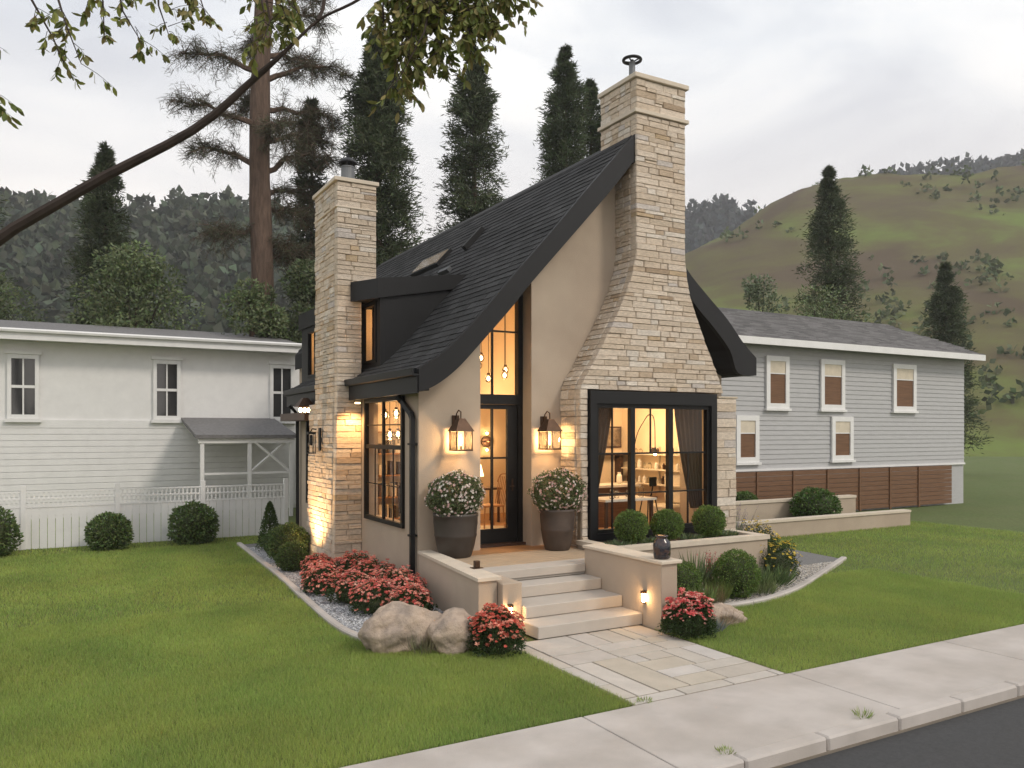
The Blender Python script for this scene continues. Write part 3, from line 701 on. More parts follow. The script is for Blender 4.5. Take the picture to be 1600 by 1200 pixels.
# dormers
def dormer(X, y0, y1, zt, wy0, wy1, wz0, wz1, lab):
    d = thing('dormer', None, None); d.parent = house; d.location = Vector((X, y0, 3.6)) - house.location; d['label'] = lab
    mb = MB(); wall_grid(y0, y1, 3.5, zt + .02, [(wy0, wy1, wz0, wz1)], lambda a, b, c, e_: mb.box(X, X + .08, a, b, c, e_)); mb.build('dormer_wall', 'black', d)
    Xi = 6.35 + (zt - 4.85) * .9
    ch = [(X + .081, 3.5), (X + .081, zt + .06), (Xi, zt + .33), (Xi + .1, interp(Xi + .1, OUT_L) - .1), (X + .5, interp(X + .5, OUT_L) - .15)]
    MB().prism(ch, 'y', y0, y0 + .05).build('cheek', 'black', d); MB().prism(ch, 'y', y1 - .05, y1).build('cheek', 'black', d)
    MB().prism([(X - .06, zt - .02), (X - .06, zt + .33), (X + 1.75, zt + .57), (X + 1.95, zt + .57), (X + 1.6, zt + .30)], 'y', y0 - .06, y1 + .06).build('dormer_roof', 'black', d)
    if y0 < 14: MB().prism([(X - .062, y0 - .06), (X - .35, 14.01), (X - .062, 14.01)], 'z', zt - .02, zt + .325).build('roof_corner', 'black', d)
    box('back_panel', 'plaster', d, X + .75, X + .8, y0 + .06, y1 - .06, 4.3, zt - .05); box('side_lining', 'plaster', d, X + .09, X + .75, y1 - .09, y1 - .052, 3.7, zt - .05); box('side_lining', 'plaster', d, X + .09, X + .75, wy1 + .15, wy1 + .17, 3.7, zt - .05)
    window_x('dormer_window', d, X + .01, wy0 + .001, wy1 - .001, wz0, wz1, [], [], [(wy0 + .24, wy0 + .26, wz0 + .06, wz1 - .06)], fw_=.055)
    for (a, b) in ((wy0 + .10, wy0 + .20), (wy1 - .3, wy1 - .1)):
        cm = MB(); n = 10
        cm.add([(X + .16 + .02 * math.sin(i * 2.1), a + (b - a) * i / n, z) for z in (wz0, wz1) for i in range(n + 1)], [(i, i + 1, n + 2 + i, n + 1 + i) for i in range(n)]).build('curtain', 'brownboard', d)
    l = bpy.data.lights.new('dormer_lamp', 'POINT'); l.energy = 16; l.color = (1, .55, .24); l.shadow_soft_size = .08
    lo = bpy.data.objects.new('dormer_lamp', l); col.objects.link(lo); lo.location = (X + .5, (wy0 + wy1) / 2 - .1, 4.5)
dormer(4.95, 13.45, 15.25, 4.86, 13.62, 14.40, 3.74, 4.82, 'black dormer beside the side chimney, nearer the street')
dormer(4.95, 17.28, 18.62, 4.86, 17.42, 18.08, 3.72, 4.76, 'black dormer behind the side chimney')

# skylight and roof vent lying on the slope
def on_slope(X, off): 
    z = interp(X, OUT_L); p = Vector((X, z)); d = Vector((1, 1.094)).normalized(); n = Vector((-d.y, d.x)); return p, d, n
def slopebox(name, mat, parent, X, y0, y1, ln, h0, h1, **kw):
    p, d, n = on_slope(X, 0); a, b = p + n * h0, p + d * ln + n * h0; c, e_ = p + d * ln + n * h1, p + n * h1
    return MB().prism([tuple(a), tuple(b), tuple(c), tuple(e_)], 'y', y0, y1).build(name, mat, parent, **kw)
sk = slopebox('skylight', 'black', house, 7.24, 16.0, 17.5, .50, -.02, .10, label='raised skylight with pale glazing on the left slope')
slopebox('skylight_glass', 'skyglass', sk, 7.27, 16.06, 17.44, .42, .101, .112)
vt = slopebox('roof_vent', 'black', house, 7.36, 14.84, 14.96, .62, -.02, .13, label='narrow black raised roof vent on the left slope')
slopebox('roof_vent', 'steel', house, 6.90, 14.72, 15.2, .10, -.02, .10, label='small low metal vent above the dormer')

# ================================================================== porch
porch = thing('front_porch', 'stucco front porch with concrete steps, side walls and timber boards at the front door', 'porch', (5.8, 9.8, 0))
box('base', 'stucco', porch, 5.13, 7.32, 9.62, 11.41, -.05, .585)
MB().prism([(4.83, 8.93), (5.13, 8.93), (5.13, 11.41), (4.84, 11.41)], 'z', -.05, .585).build('base', 'stucco', porch)
y = 9.95
for k in range(12):
    y1 = min(y + .145, 11.69)
    if y1 - y > .03: MB().box(4.86 if y1 < 11.42 else 5.885, (7.32 if y1 < 10.84 else 7.395) if y1 < 11.42 else 6.825, y + .005, y1 - .005, .59, .619 + rnd.uniform(-.001, .001), bev=.003).build('deck_board', 'deck', porch)
    y = y1
box('landing_edge', 'step', porch, 4.86, 6.62, 9.56, 9.948, .50, .617, bev=.006)
for i, (yn, zt, xl) in enumerate(((8.27, .155, 5.04), (8.70, .31, 5.12), (9.18, .465, 5.12))):
    box('step', 'step', porch, xl, 6.625, yn, 9.555, zt - .15, zt, bev=.008)
box('riser', 'step', porch, 5.13, 6.62, 9.585, 9.615, .467, .499)
# left cheek wall (slightly splayed) and its pier
MB().prism([(4.56, 8.90), (4.82, 8.90), (4.995, 11.40), (4.815, 11.40)], 'z', -.05, .645).build('cheek_wall', 'stucco', porch)
MB().prism([(4.53, 8.86), (4.86, 8.86), (5.02, 11.405), (4.80, 11.405)], 'z', .648, .69).build('coping', 'caststone', porch)
MB().box(4.83, 5.115, 8.78, 9.60, -.05, .61, bev=.01).build('stair_pier', 'stucco', porch)
# right cheek wall
MB().box(6.63, 6.89, 7.90, 9.60, -.05, .83, bev=.008).build('cheek_wall', 'stucco', porch)
MB().box(6.60, 6.94, 7.86, 9.61, .833, .875, bev=.006).build('coping', 'caststone', porch)
box('landing_edge', 'step', porch, 6.625, 7.32, 9.62, 9.948, .50, .617, bev=.006)
# raised planter
pl = thing('raised_planter', 'long stucco planter box with pale rim under the large front window', 'planter', (8.9, 10.2, 0))
X0, X1, Y0, Y1, zt = 7.33, 10.60, 9.80, 10.845, .75
box('wall', 'stucco', pl, X0 + .03, X1 - .03, Y0 + .03, Y0 + .18, -.05, zt - .075); box('wall', 'stucco', pl, X0 + .03, X0 + .18, Y0 + .181, Y1, -.05, zt - .075); box('wall', 'stucco', pl, X1 - .18, X1 - .03, Y0 + .181, Y1, -.05, zt - .075)
MB().ring([(X0, Y0), (X1, Y0), (X1, Y1), (X0, Y1)], [(X0 + .2, Y0 + .2), (X1 - .2, Y0 + .2), (X1 - .2, Y1 - .02), (X0 + .2, Y1 - .02)], 'z', zt - .072, zt).build('rim', 'caststone', pl)
box('soil', 'soil', pl, X0 + .181, X1 - .181, Y0 + .181, Y1 - .001, .3, zt - .05)

# ================================================================== lamps
def point(name, loc, e, c=(1, .60, .27), r=.03, parent=None):
    l = bpy.data.lights.new(name, 'POINT'); l.energy = e; l.color = c; l.shadow_soft_size = r
    o = bpy.data.objects.new(name, l); col.objects.link(o)
    if parent: o.location = Vector(loc) - worldloc(parent); o.parent = parent
    else: o.location = loc
    return o
def lantern(label, x, yw, z, e=9):
    e = e * 3.6
    """wall lantern; x centre, yw wall plane, z bottom of cage"""
    t = thing('wall_lantern', label, 'lantern', (x, yw - .20, z), group='lanterns either side of the front door')
    y = yw - .20; a, b = .128, .105
    box('back_plate', 'bronze', t, x - .06, x + .06, yw - .02, yw - .001, z + .30, z + .55)
    MB().tube([(x, yw - .02, z + .47), (x, yw - .05, z + .58), (x, yw - .12, z + .63), (x, y + .0, z + .60), (x, y, z + .50)], .010, 8).build('hook', 'bronze', t)
    MB().add([(x - a - .03, y - a - .03, z + .30), (x + a + .03, y - a - .03, z + .30), (x + a + .03, y + a + .03, z + .30), (x - a - .03, y + a + .03, z + .30), (x - .05, y - .05, z + .50), (x + .05, y - .05, z + .50), (x + .05, y + .05, z + .50), (x - .05, y + .05, z + .50)],
             [(4, 5, 6, 7), (0, 1, 5, 4), (1, 2, 6, 5), (2, 3, 7, 6), (3, 0, 4, 7)]).build('roof', 'bronze', t)
    fr = MB()
    for sx in (-1, 1):
        for sy in (-1, 1): fr.box(x + sx * a - .009, x + sx * a + .009, y + sy * a - .009, y + sy * a + .009, z + .02, z + .30)
    fr.ring([(x - a - .012, y - a - .012), (x + a + .012, y - a - .012), (x + a + .012, y + a + .012), (x - a - .012, y + a + .012)], [(x - a + .012, y - a + .012), (x + a - .012, y - a + .012), (x + a - .012, y + a - .012), (x - a + .012, y + a - .012)], 'z', z, z + .019)
    fr.box(x - a, x + a, y - .006, y + .006, z + .003, z + .016); fr.box(x - .012, x + .012, y - .012, y + .012, z + .017, z + .08)
    fr.build('cage', 'bronze', t)
    for (x0, x1, y0, y1) in ((x - a, x + a, y - a - .002, y - a + .002), (x - a - .002, x - a + .002, y - a + .01, y + a - .01), (x + a - .002, x + a + .002, y - a + .01, y + a - .01)):
        box('pane', 'jarglass', t, x0, x1, y0, y1, z + .02, z + .295)
    MB().lathe([(.006, z + .08), (.012, z + .11), (.015, z + .17), (.012, z + .22), (.005, z + .25)], x, y, 12).build('bulb', 'bulb', t, smooth=True)
    point('lantern_light', (x, y + .02, z + .16), e * .72, r=.06, parent=t)
lantern('bronze wall lantern on the stucco left of the front door', 5.44, 11.417, 2.21, 11)
lantern('bronze wall lantern on the stucco between door and flared chimney', 7.06, 11.42, 2.21, 12)
def step_light(label, loc, nx, ny, e=1.3):
    e = e * 3.4
    x, y, z = loc; t = thing('step_light', label, 'step light', loc, group='small lights low on the porch walls')
    MB().box(x - .03, x + .03, y - .03, y + .03, z + .05, z + .085, bev=.004).build('cap', 'bronze', t)
    MB().tube([(x, y, z - .06), (x, y, z + .05)], .020, 12).build('lens', 'bulb', t)
    MB().box(x - .025, x + .025, y - .025, y + .025, z - .075, z - .06).build('base', 'bronze', t)
    point('step_glow', (x + nx * .04, y + ny * .04, z), e, r=.03, parent=t)
step_light('small lit tube lamp on the left stair pier by the red flowers', (4.93, 8.75, .27), -.6, -1, .9)
step_light('small lit tube lamp on the inner face of the right stair wall', (6.60, 8.22, .37), -1, -.3, 1.1)
# cluster lamp under the rear eave and bracket lamp on the chimney
t = thing('porch_lantern', 'dark hooded lantern with glowing bulbs under the low eave behind the side chimney', 'lantern', (4.45, 16.5, 2.8))
MB().add([(4.27, 16.3, 3.02), (4.63, 16.3, 3.02), (4.63, 16.7, 3.02), (4.27, 16.7, 3.02), (4.40, 16.44, 3.2), (4.5, 16.44, 3.2), (4.5, 16.56, 3.2), (4.40, 16.56, 3.2)], [(4, 5, 6, 7), (0, 1, 5, 4), (1, 2, 6, 5), (2, 3, 7, 6), (3, 0, 4, 7)]).build('hood', 'bronze', t)
for (dx, dy) in ((-.10, -.05), (.0, .0), (.1, .08)):
    b_ = MB().ball((4.45 + dx, 16.5 + dy, 2.95), .038, 2, (1, 1, 1.3)).build('bulb', 'bulb', t, smooth=True)
point('eave_glow', (4.42, 16.45, 2.85), 16, r=.06, parent=t)
t = thing('bracket_lamp', 'small black bracket lamp fixed to the left face of the side chimney', 'lamp', (4.27, 14.75, 2.3))
MB().tube([(4.22, 14.85, 2.55), (4.14, 14.85, 2.56), (4.11, 14.85, 2.50)], .012, 6).box(4.27, 4.30, 14.80, 14.90, 2.15, 2.58).build('bracket', 'blackwood', t)
MB().box(4.05, 4.19, 14.77, 14.93, 2.46, 2.50).box(4.055, 4.07, 14.775, 14.79, 2.12, 2.46).box(4.17, 4.185, 14.775, 14.79, 2.12, 2.46).box(4.055, 4.07, 14.91, 14.925, 2.12, 2.46).box(4.17, 4.185, 14.91, 14.925, 2.12, 2.46).box(4.05, 4.19, 14.77, 14.93, 2.10, 2.12).build('cage', 'blackwood', t)
MB().box(4.10, 4.14, 14.83, 14.87, 2.25, 2.45).build('candle', 'black', t)
t = thing('soffit_light', 'small round downlight under the eave beside the side chimney', 'downlight', (4.70, 13.86, 3.02))
MB().lathe([(.05, 3.0), (.05, 3.028)], 4.66, 13.80, 14).build('lens', 'softbulb', t)
s_ = bpy.data.lights.new('soffit_beam', 'SPOT'); s_.energy = 80; s_.color = (1, .56, .22); s_.spot_size = R(120); s_.spot_blend = .8; s_.shadow_soft_size = .04
o = bpy.data.objects.new('soffit_beam', s_); col.objects.link(o); o.location = (4.60, 13.72, 2.97); o.rotation_euler = (R(14), 0, 0)
t = thing('garden_spotlight', 'garden spotlight among the bushes glowing up the side chimney', 'spotlight', (4.05, 15.3, 0))
MB().tube([(4.02, 15.3, 0), (4.02, 15.3, .16)], .012, 6).build('stake', 'blackwood', t)
MB().tube([(3.99, 15.28, .14), (4.06, 15.32, .28)], [.035, .05], 12).build('housing', 'blackwood', t)
MB().ball((4.065, 15.325, .285), .042, 2).build('lens', 'bulb', t)
s_ = bpy.data.lights.new('uplight_beam', 'SPOT'); s_.energy = 260; s_.color = (1, .60, .27); s_.spot_size = R(110); s_.spot_blend = .9; s_.shadow_soft_size = .05
o = bpy.data.objects.new('uplight_beam', s_); col.objects.link(o); o.location = (3.72, 15.05, .30)
o.rotation_euler = Vector((-.62, .10, -1.0)).to_track_quat('Z', 'Y').to_euler()

# ================================================================== interior furnishing
point_c = 0
def pendant(label, x, y, z, top, r=.07, e=0, group='glass globe pendants in the hall'):
    t = thing('pendant_lamp', label, 'pendant lamp', (x, y, z), group=group)
    MB().tube([(x, y, z + r), (x, y, top)], .006, 5).build('cord', 'blackwood', t)
    MB().lathe([(.012, z + r * 1.6), (.03, z + r * 1.5), (.03, z + r), (.012, z + r * .9)], x, y, 10).build('socket', 'bronze', t)
    MB().ball((x, y, z), r, 2, (1, 1, 1.25)).build('globe', 'jarglass', t, smooth=True)
    MB().ball((x, y, z), r * .42, 2, (1, 1, 1.5)).build('bulb', 'bulb', t, smooth=True)
    if e: point('pendant_light', (x, y, z - .12), e, c=(1, .62, .30), r=.08, parent=t)
for i, (x, y, z) in enumerate(((6.92, 13.5, 3.75), (7.02, 13.3, 3.50), (7.1, 13.75, 3.92), (7.42, 13.4, 3.58), (7.55, 13.6, 3.70))):
    pendant('glass globe pendant seen through the window above the door, ' + ('highest on the left', 'lowest on the left', 'middle left behind the others', 'lower of the right pair', 'higher of the right pair')[i], x, y, z, low(x) - .05, .065, 5 if i in (0, 3) else 0)
for i, (x, y, z) in enumerate(((5.36, 14.3, 2.82), (5.68, 14.55, 2.86), (5.38, 14.1, 2.45), (5.66, 14.4, 2.46))):
    pendant('glass globe pendant seen through the side window, ' + ('upper left', 'upper right', 'lower left', 'lower right')[i], x, y, z, low(x) - .05, .075, 22 if i in (1, 2) else 0, 'glass globe pendants behind the side window')
point('room_light', (9.6, 12.7, 2.75), 92, c=(1, .70, .41), r=.2)
point('hall_light', (7.0, 14.8, 2.9), 56, c=(1, .66, .36), r=.2)
point('vault_light', (6.9, 13.2, 4.0), 11, c=(1, .60, .28), r=.12)
# curtains
def drape(label, edge, y, z1, z0, folds, amp=.035):
    """edge: function t->(x0,x1) from top to bottom"""
    mb = MB(); n, m_ = folds * 6, 24
    for j in range(m_ + 1):
        t_ = j / m_; x0, x1 = edge(t_); z = z1 + (z0 - z1) * t_
        mb.add([(x0 + (x1 - x0) * i / n, y + amp * math.sin(i / n * folds * 2 * math.pi + .5 * t_) * (.6 + .4 * t_), z) for i in range(n + 1)], [])
    mb.f = [(j * (n + 1) + i, j * (n + 1) + i + 1, (j + 1) * (n + 1) + i + 1, (j + 1) * (n + 1) + i) for j in range(m_) for i in range(n)]
    mb.build('curtain', 'curtain', None, smooth=True, label=label, cat='curtain', group='curtains behind the large front window')
drape('narrow brown curtain tied back at the left of the large front window', lambda t_: (7.72, 8.26 - .40 * t_ ** 1.2), 11.12, 2.95, 1.15, 6)
drape('wide brown curtain swept to the right side of the large front window', lambda t_: (9.62 + .40 * t_ ** 1.3, 10.28 if t_ < .8 else 10.28), 11.12, 2.95, 1.12, 6)
# kitchen shelves on the right-hand wall
t = thing('wall_shelves', 'pale open shelves with jars on the kitchen wall', 'shelves', (10.7, 12.8, 1.3))
for z in (1.42, 1.72, 2.03): box('shelf', 'linen', t, 10.55, 10.795, 11.95, 13.9, z, z + .025)
for y_ in (11.95, 12.9, 13.87): box('upright', 'linen', t, 10.76, 10.795, y_, y_ + .03, 1.3, 2.2)
k = 0
for z in (1.445, 1.745, 2.055):
    y_ = 12.02
    while y_ < 13.8:
        h_ = rnd.uniform(.09, .2); r = rnd.uniform(.025, .05)
        if rnd.random() < .8:
            MB().lathe([(r * .8, z), (r, z + h_ * .1), (r, z + h_ * .7), (r * .5, z + h_ * .85), (r * .55, z + h_)], 10.68, y_, 10).build('jar', rnd.choice(['ceramic', 'jarglass', 'ceramic', 'bronze']), None, label='small jar in the row on the ' + {1.445: 'lowest', 1.745: 'middle', 2.055: 'top'}[z] + ' kitchen wall shelf', cat='jar', group='jars on the ' + {1.445: 'lowest', 1.745: 'middle', 2.055: 'top'}[z] + ' kitchen shelf'); k += 1
        y_ += rnd.uniform(.13, .24)
t = thing('kitchen_island', 'brown kitchen island with pale worktop behind the large front window', 'kitchen island', (9.7, 13.2, .62))
box('cabinet', 'brownboard', t, 8.75, 10.2, 12.95, 13.5, .621, 1.40); box('worktop', 'ceramic', t, 8.68, 10.28, 12.88, 13.56, 1.405, 1.45)
for i, (x, y) in enumerate(((9.05, 13.1), (9.35, 13.2), (9.9, 13.1))):
    MB().lathe([(.04, 1.452), (.06, 1.5), (.055, 1.62), (.03, 1.66), (.035, 1.69)], x, y, 14).build('jar', 'jarglass' if i != 2 else 'ceramic', None, label=('clear glass jar at the left end of the kitchen island', 'clear glass jar on the middle of the kitchen island', 'white ceramic jar on the right of the kitchen island')[i], cat='jar')
t = thing('picture', 'brown framed painting on the wall left of the shelves', 'picture', (10.6, 14.18, 2.4))
box('frame', 'darkwood', t, 10.24, 10.76, 14.16, 14.198, 2.16, 2.62); box('canvas', 'art', t, 10.27, 10.73, 14.152, 14.159, 2.19, 2.59)
t = thing('mantel_shelf', 'dark wooden mantel ledge below the painting', 'shelf', (10.2, 14.1, 2.0)); box('ledge', 'darkwood', t, 9.4, 10.78, 13.97, 14.195, 2.0, 2.05); box('bracket', 'darkwood', t, 10.6, 10.68, 14.0, 14.19, .63, 1.995)
t = thing('bar_stool', 'dark bar stool with small curved back by the kitchen island', 'bar stool', (9.94, 12.2, .62))
MB().box(9.85, 10.03, 12.08, 12.11, 1.46, 1.64, bev=.012).build('backrest', 'blackwood', t)
MB().tube([(9.94, 12.1, 1.47), (9.94, 12.14, 1.3), (9.94, 12.2, 1.24)], .015, 6).build('back_post', 'blackwood', t)
MB().lathe([(.15, 1.22), (.17, 1.235), (.17, 1.26), (.14, 1.27)], 9.94, 12.22, 16).build('seat', 'darkwood', t)
for (dx, dy) in ((-.17, -.17), (.17, -.17), (-.17, .17), (.17, .17)): MB().tube([(9.94 + dx * .5, 12.22 + dy * .5, 1.22), (9.94 + dx, 12.22 + dy, .625)], .012, 6).build('leg', 'blackwood', t)
t = thing('dining_table', 'white topped table with glasses just inside the large front window', 'table', (8.9, 11.75, .62))
box('tabletop', 'ceramic', t, 8.35, 9.5, 11.45, 12.1, 1.27, 1.31)
for (x, y) in ((8.42, 11.52), (9.43, 11.52), (8.42, 12.03), (9.43, 12.03)): box('leg', 'darkwood', t, x - .025, x + .025, y - .025, y + .025, .621, 1.268)
for i, (x, y, h_) in enumerate(((8.6, 11.6, .2), (8.82, 11.75, .14), (9.3, 11.65, .24), (9.15, 11.85, .13))):
    MB().lathe([(.035, 1.312), (.05, 1.33), (.05, 1.31 + h_ * .7), (.025, 1.31 + h_ * .85), (.03, 1.31 + h_)], x, y, 14).build('glass_bottle', 'jarglass', None, label=('squat clear bottle at the left end of the white table', 'short clear tumbler left of the middle of the white table', 'tallest clear bottle on the white table', 'short clear tumbler beside the tallest bottle on the white table')[i], cat='bottle')
t = thing('arc_lamp', 'thin black arc lamp hanging its bulb in the middle pane of the front window', 'lamp', (10.5, 12.6, .62))
MB().tube(catmull([(10.6, 13.6, .63), (10.6, 13.5, 2.2), (10.55, 13.1, 2.75), (10.47, 12.8, 2.85), (10.41, 12.62, 2.7), (10.41, 12.6, 2.2)], 5), .010, 6).build('arm', 'blackwood', t)
MB().lathe([(.012, 2.2), (.03, 2.16), (.05, 2.08)], 10.41, 12.6, 12).build('shade', 'blackwood', t); MB().ball((10.41, 12.6, 2.06), .032, 2).build('bulb', 'bulb', t)
t = thing('armchair', 'cream upholstered chair at the right side behind the curtain', 'chair', (10.0, 12.5, .62))
MB().box(10.25, 10.72, 12.05, 12.6, .85, 1.08, bev=.04).build('seat', 'linen', t); MB().box(10.62, 10.76, 12.05, 12.6, 1.085, 1.72, bev=.04).build('backrest', 'linen', t)
for (x, y) in ((10.3, 12.1), (10.7, 12.1), (10.3, 12.55), (10.7, 12.55)): box('leg', 'darkwood', t, x - .02, x + .02, y - .02, y + .02, .622, .849)
# seen through the door
t = thing('console_table', 'small dark side table with a lit lamp seen through the front door', 'side table', (7.7, 15.0, .62))
box('tabletop', 'darkwood', t, 7.25, 8.1, 14.75, 15.2, 1.30, 1.34)
for (x, y) in ((7.3, 14.8), (8.05, 14.8), (7.3, 15.15), (8.05, 15.15)): box('leg', 'darkwood', t, x - .02, x + .02, y - .02, y + .02, .622, 1.299)
t = thing('table_lamp', 'glowing table lamp on the side table behind the front door', 'lamp', (7.62, 15.0, 1.34))
MB().lathe([(.06, 1.341), (.04, 1.36), (.05, 1.45), (.015, 1.55), (.012, 1.6)], 7.62, 15.0, 16).build('base', 'bronze', t); MB().lathe([(.17, 1.58), (.11, 1.82)], 7.62, 15.0, 20, cap=False).build('lamp_shade', 'softbulb', t, smooth=True)
point('table_lamp_light', (7.62, 15.0, 1.66), 10, parent=t)
t = thing('wall_sconce', 'round glowing sconce on the hall wall seen in the top right door pane', 'sconce', (8.9, 16.4, 2.28))
MB().tube([(8.62, 16.46, 2.28), (8.62, 16.40, 2.28)], .13, 20).build('disc', 'bronze', t); MB().torus((8.62, 16.45, 2.28), .10, .02).build('ring', 'bronze', t)
MB().ball((8.62, 16.40, 2.47), .03, 1).ball((8.62, 16.40, 2.09), .03, 1).build('bulb', 'bulb', t)
point('sconce_light', (8.62, 16.30, 2.28), 7, parent=t)
t = thing('spindle_chair', 'wooden spindle back chair on the hall floor seen through the front door', 'chair', (7.45, 14.0, .62))
MB().box(7.2, 7.65, 13.8, 14.25, 1.04, 1.075, bev=.01).build('seat', 'wood', t)
for i in range(7): MB().tube([(7.66 - .0, 13.84 + i * .062, 1.07), (7.76, 13.80 + i * .072, 1.62)], .008, 5).build('spindle', 'wood', t)
MB().tube(catmull([(7.74, 13.77, 1.5), (7.77, 13.84, 1.64), (7.78, 14.02, 1.67), (7.77, 14.2, 1.64), (7.74, 14.27, 1.5)], 4), .014, 6).build('top_rail', 'wood', t)
for (x, y) in ((7.22, 13.82), (7.62, 13.82), (7.22, 14.22), (7.62, 14.22)): MB().tube([(x, y, 1.04), (x + (x - 7.43) * .15, y + (y - 14.02) * .15, .625)], .014, 6).build('leg', 'wood', t)
MB().lathe([(.8, .622), (.8, .632)], 7.1, 13.6, 36).build('rug', 'linen', None, label='round pale rug on the wooden hall floor inside the front door', cat='rug')
t = thing('fireplace', 'dark fireplace block on the hall wall behind the spindle chair', 'fireplace', (8.3, 14.6, .62))
MB().ring([(8.302, .63), (9.2, .63), (9.2, 2.0), (8.302, 2.0)], [(8.5, .64), (9.0, .64), (9.0, 1.5), (8.5, 1.5)], 'y', 14.31, 14.5).build('surround', 'brownboard', t)
t = thing('bookcase', 'dark bookcase with shelves seen through the side window', 'bookcase', (6.3, 16.3, .62))
for z in (.64, 1.1, 1.56, 2.02, 2.48): box('shelf', 'wood', t, 5.9, 7.0, 16.18, 16.49, z, z + .03)
for x in (5.87, 7.0): box('side', 'wood', t, x, x + .03, 16.17, 16.495, .63, 2.52)
for z in (.67, 1.13, 1.59, 2.05):
    x = 5.95
    while x < 6.9:
        w = rnd.uniform(.025, .06)
        if rnd.random() < .75: box('book', rnd.choice(['linen', 'brownboard', 'darkwood', 'steel', 'ceramic']), None, x, x + w, 16.22, 16.42, z + .001, z + rnd.uniform(.2, .3), label='book in the row on the ' + {.67: 'lowest', 1.13: 'second', 1.59: 'third', 2.05: 'top'}[z] + ' shelf of the bookcase behind the side window', cat='book', group='books on the ' + {.67: 'lowest', 1.13: 'second', 1.59: 'third', 2.05: 'top'}[z] + ' bookcase shelf')
        x += w + (.002 if rnd.random() < .8 else .1)
t = thing('lounge_chair', 'dark lounge chair with pale cushion low in the side window', 'chair', (5.7, 13.6, .62))
MB().box(5.45, 5.95, 13.3, 13.8, .9, 1.05, bev=.03).build('cushion', 'linen', t); MB().box(5.45, 5.95, 13.82, 13.9, .95, 1.55, bev=.02).build('backrest', 'darkwood', t)
for (x, y) in ((5.48, 13.33), (5.92, 13.33), (5.48, 13.85), (5.92, 13.85)): box('leg', 'darkwood', t, x - .02, x + .02, y - .02, y + .02, .622, .899)

# ================================================================== plants
def ballshrub(label, c, r, n=7000, base=(.105, .16, .038), size=.030, sq=1.0, name='boxwood', cat='shrub', group=None, trunk_z=None):
    t = thing(name, label, cat, (c[0], c[1], c[2] - r * sq), group=group)
    d = unit(nr.normal(size=(n, 3))); lump = np.array([noise.noise(Vector(v) * 2.6 + Vector(c)) for v in d]) * .15 + np.array([noise.noise(Vector(v) * 9 + Vector(c)) for v in d]) * .11
    rad = r * (1 + lump) * (1 - np.abs(nr.normal(0, .09, n))); P = np.array(c) + d * rad[:, None] * np.array([1, 1, sq])
    D = unit(d + nr.normal(0, .7, (n, 3)) + np.array([0, 0, .25]))
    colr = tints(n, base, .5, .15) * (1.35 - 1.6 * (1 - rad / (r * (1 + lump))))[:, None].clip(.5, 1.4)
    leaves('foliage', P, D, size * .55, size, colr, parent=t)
    MB().ball(c, r * .80, 2, (1, 1, sq), .1, 3).build('inner_twigs', 'stem', t)
    return t
ballshrub('round clipped boxwood in the planter, left of the three', (8.02, 10.3, .985), .26, group='clipped boxwoods in the raised planter')
ballshrub('round clipped boxwood in the planter, middle of the three', (8.76, 10.3, .975), .25, group='clipped boxwoods in the raised planter')
ballshrub('round clipped boxwood in the planter, right of the three', (9.68, 10.3, .975), .27, group='clipped boxwoods in the raised planter')
ballshrub('large round green shrub on the gravel in front of the planter wall', (9.02, 9.0, .33), .35, 9000, size=.03)
ballshrub('dark rounded shrub tucked behind the right stair wall', (8.12, 9.2, .27), .28, 5000)

def mound(label, c, r, h, fcol, nleaf=4200, nfl=190, name='flower_bush', group=None, bs=.034, top=.45):
    t = thing(name, label, 'flower bush', (c[0], c[1], 0), group=group)
    d = unit(nr.normal(size=(nleaf, 3))); d[:, 2] = np.abs(d[:, 2])
    lump = np.array([noise.noise(Vector(v) * 3 + Vector((c[0], c[1], 0)) * 3) for v in d]) * .36
    k = (1 + lump) * nr.uniform(.55, 1, nleaf) ** .5
    P = np.c_[c[0] + d[:, 0] * r * k, c[1] + d[:, 1] * r * k, .02 + d[:, 2] ** .7 * h * k * .95]
    leaves('foliage', P, unit(d + nr.normal(0, .6, (nleaf, 3))), .014, .036, tints(nleaf, (.040, .070, .020), .45), parent=t)
    MB().ball((c[0], c[1], h * .35), r * .72, 2, (1, 1, h * .6 / r), .1, 2).build('inner_stems', 'stem', t)
    n = nfl; q = unit(nr.normal(size=(n * 4, 3))); q = q[q[:, 2] > top - .55 * nr.random(len(q)) ** 2][:n]; n = len(q)
    lm = np.array([noise.noise(Vector(v) * 3 + Vector((c[0], c[1], 0)) * 3) for v in q]) * .36
    B = np.c_[c[0] + q[:, 0] * r * (1.03 + lm), c[1] + q[:, 1] * r * (1.03 + lm), .03 + q[:, 2] ** .7 * h * (1.0 + lm)]
    ax = unit(q * .8 + np.array([0, 0, .9]) + nr.normal(0, .25, (n, 3))); s1 = unit(np.cross(ax, nr.normal(size=(n, 3)))); s2 = np.cross(ax, s1)
    base = np.array(fcol)[nr.integers(0, len(fcol), n)] * nr.uniform(.8, 1.15, (n, 1)); Cs, Ds, Cc, Ls = [], [], [], []; fsz = nr.uniform(.5, 1.2, n)
    for k_ in range(7):
        a = 2 * math.pi * k_ / 7; dd = unit(s1 * math.cos(a) + s2 * math.sin(a) + ax * .35); Cs.append(B); Ds.append(dd); Cc.append(base * nr.uniform(.8, 1.25, (n, 1))); Ls.append(np.full(n, bs) * fsz)
    leaves('blossoms', np.concatenate(Cs), np.concatenate(Ds), .018, np.concatenate(Ls), np.clip(np.concatenate(Cc), 0, 1), mat='petal', parent=t, kind='stuff')
    return t
RED = [(.76, .22, .17), (.80, .33, .24), (.66, .14, .12), (.82, .46, .36), (.78, .29, .25)]
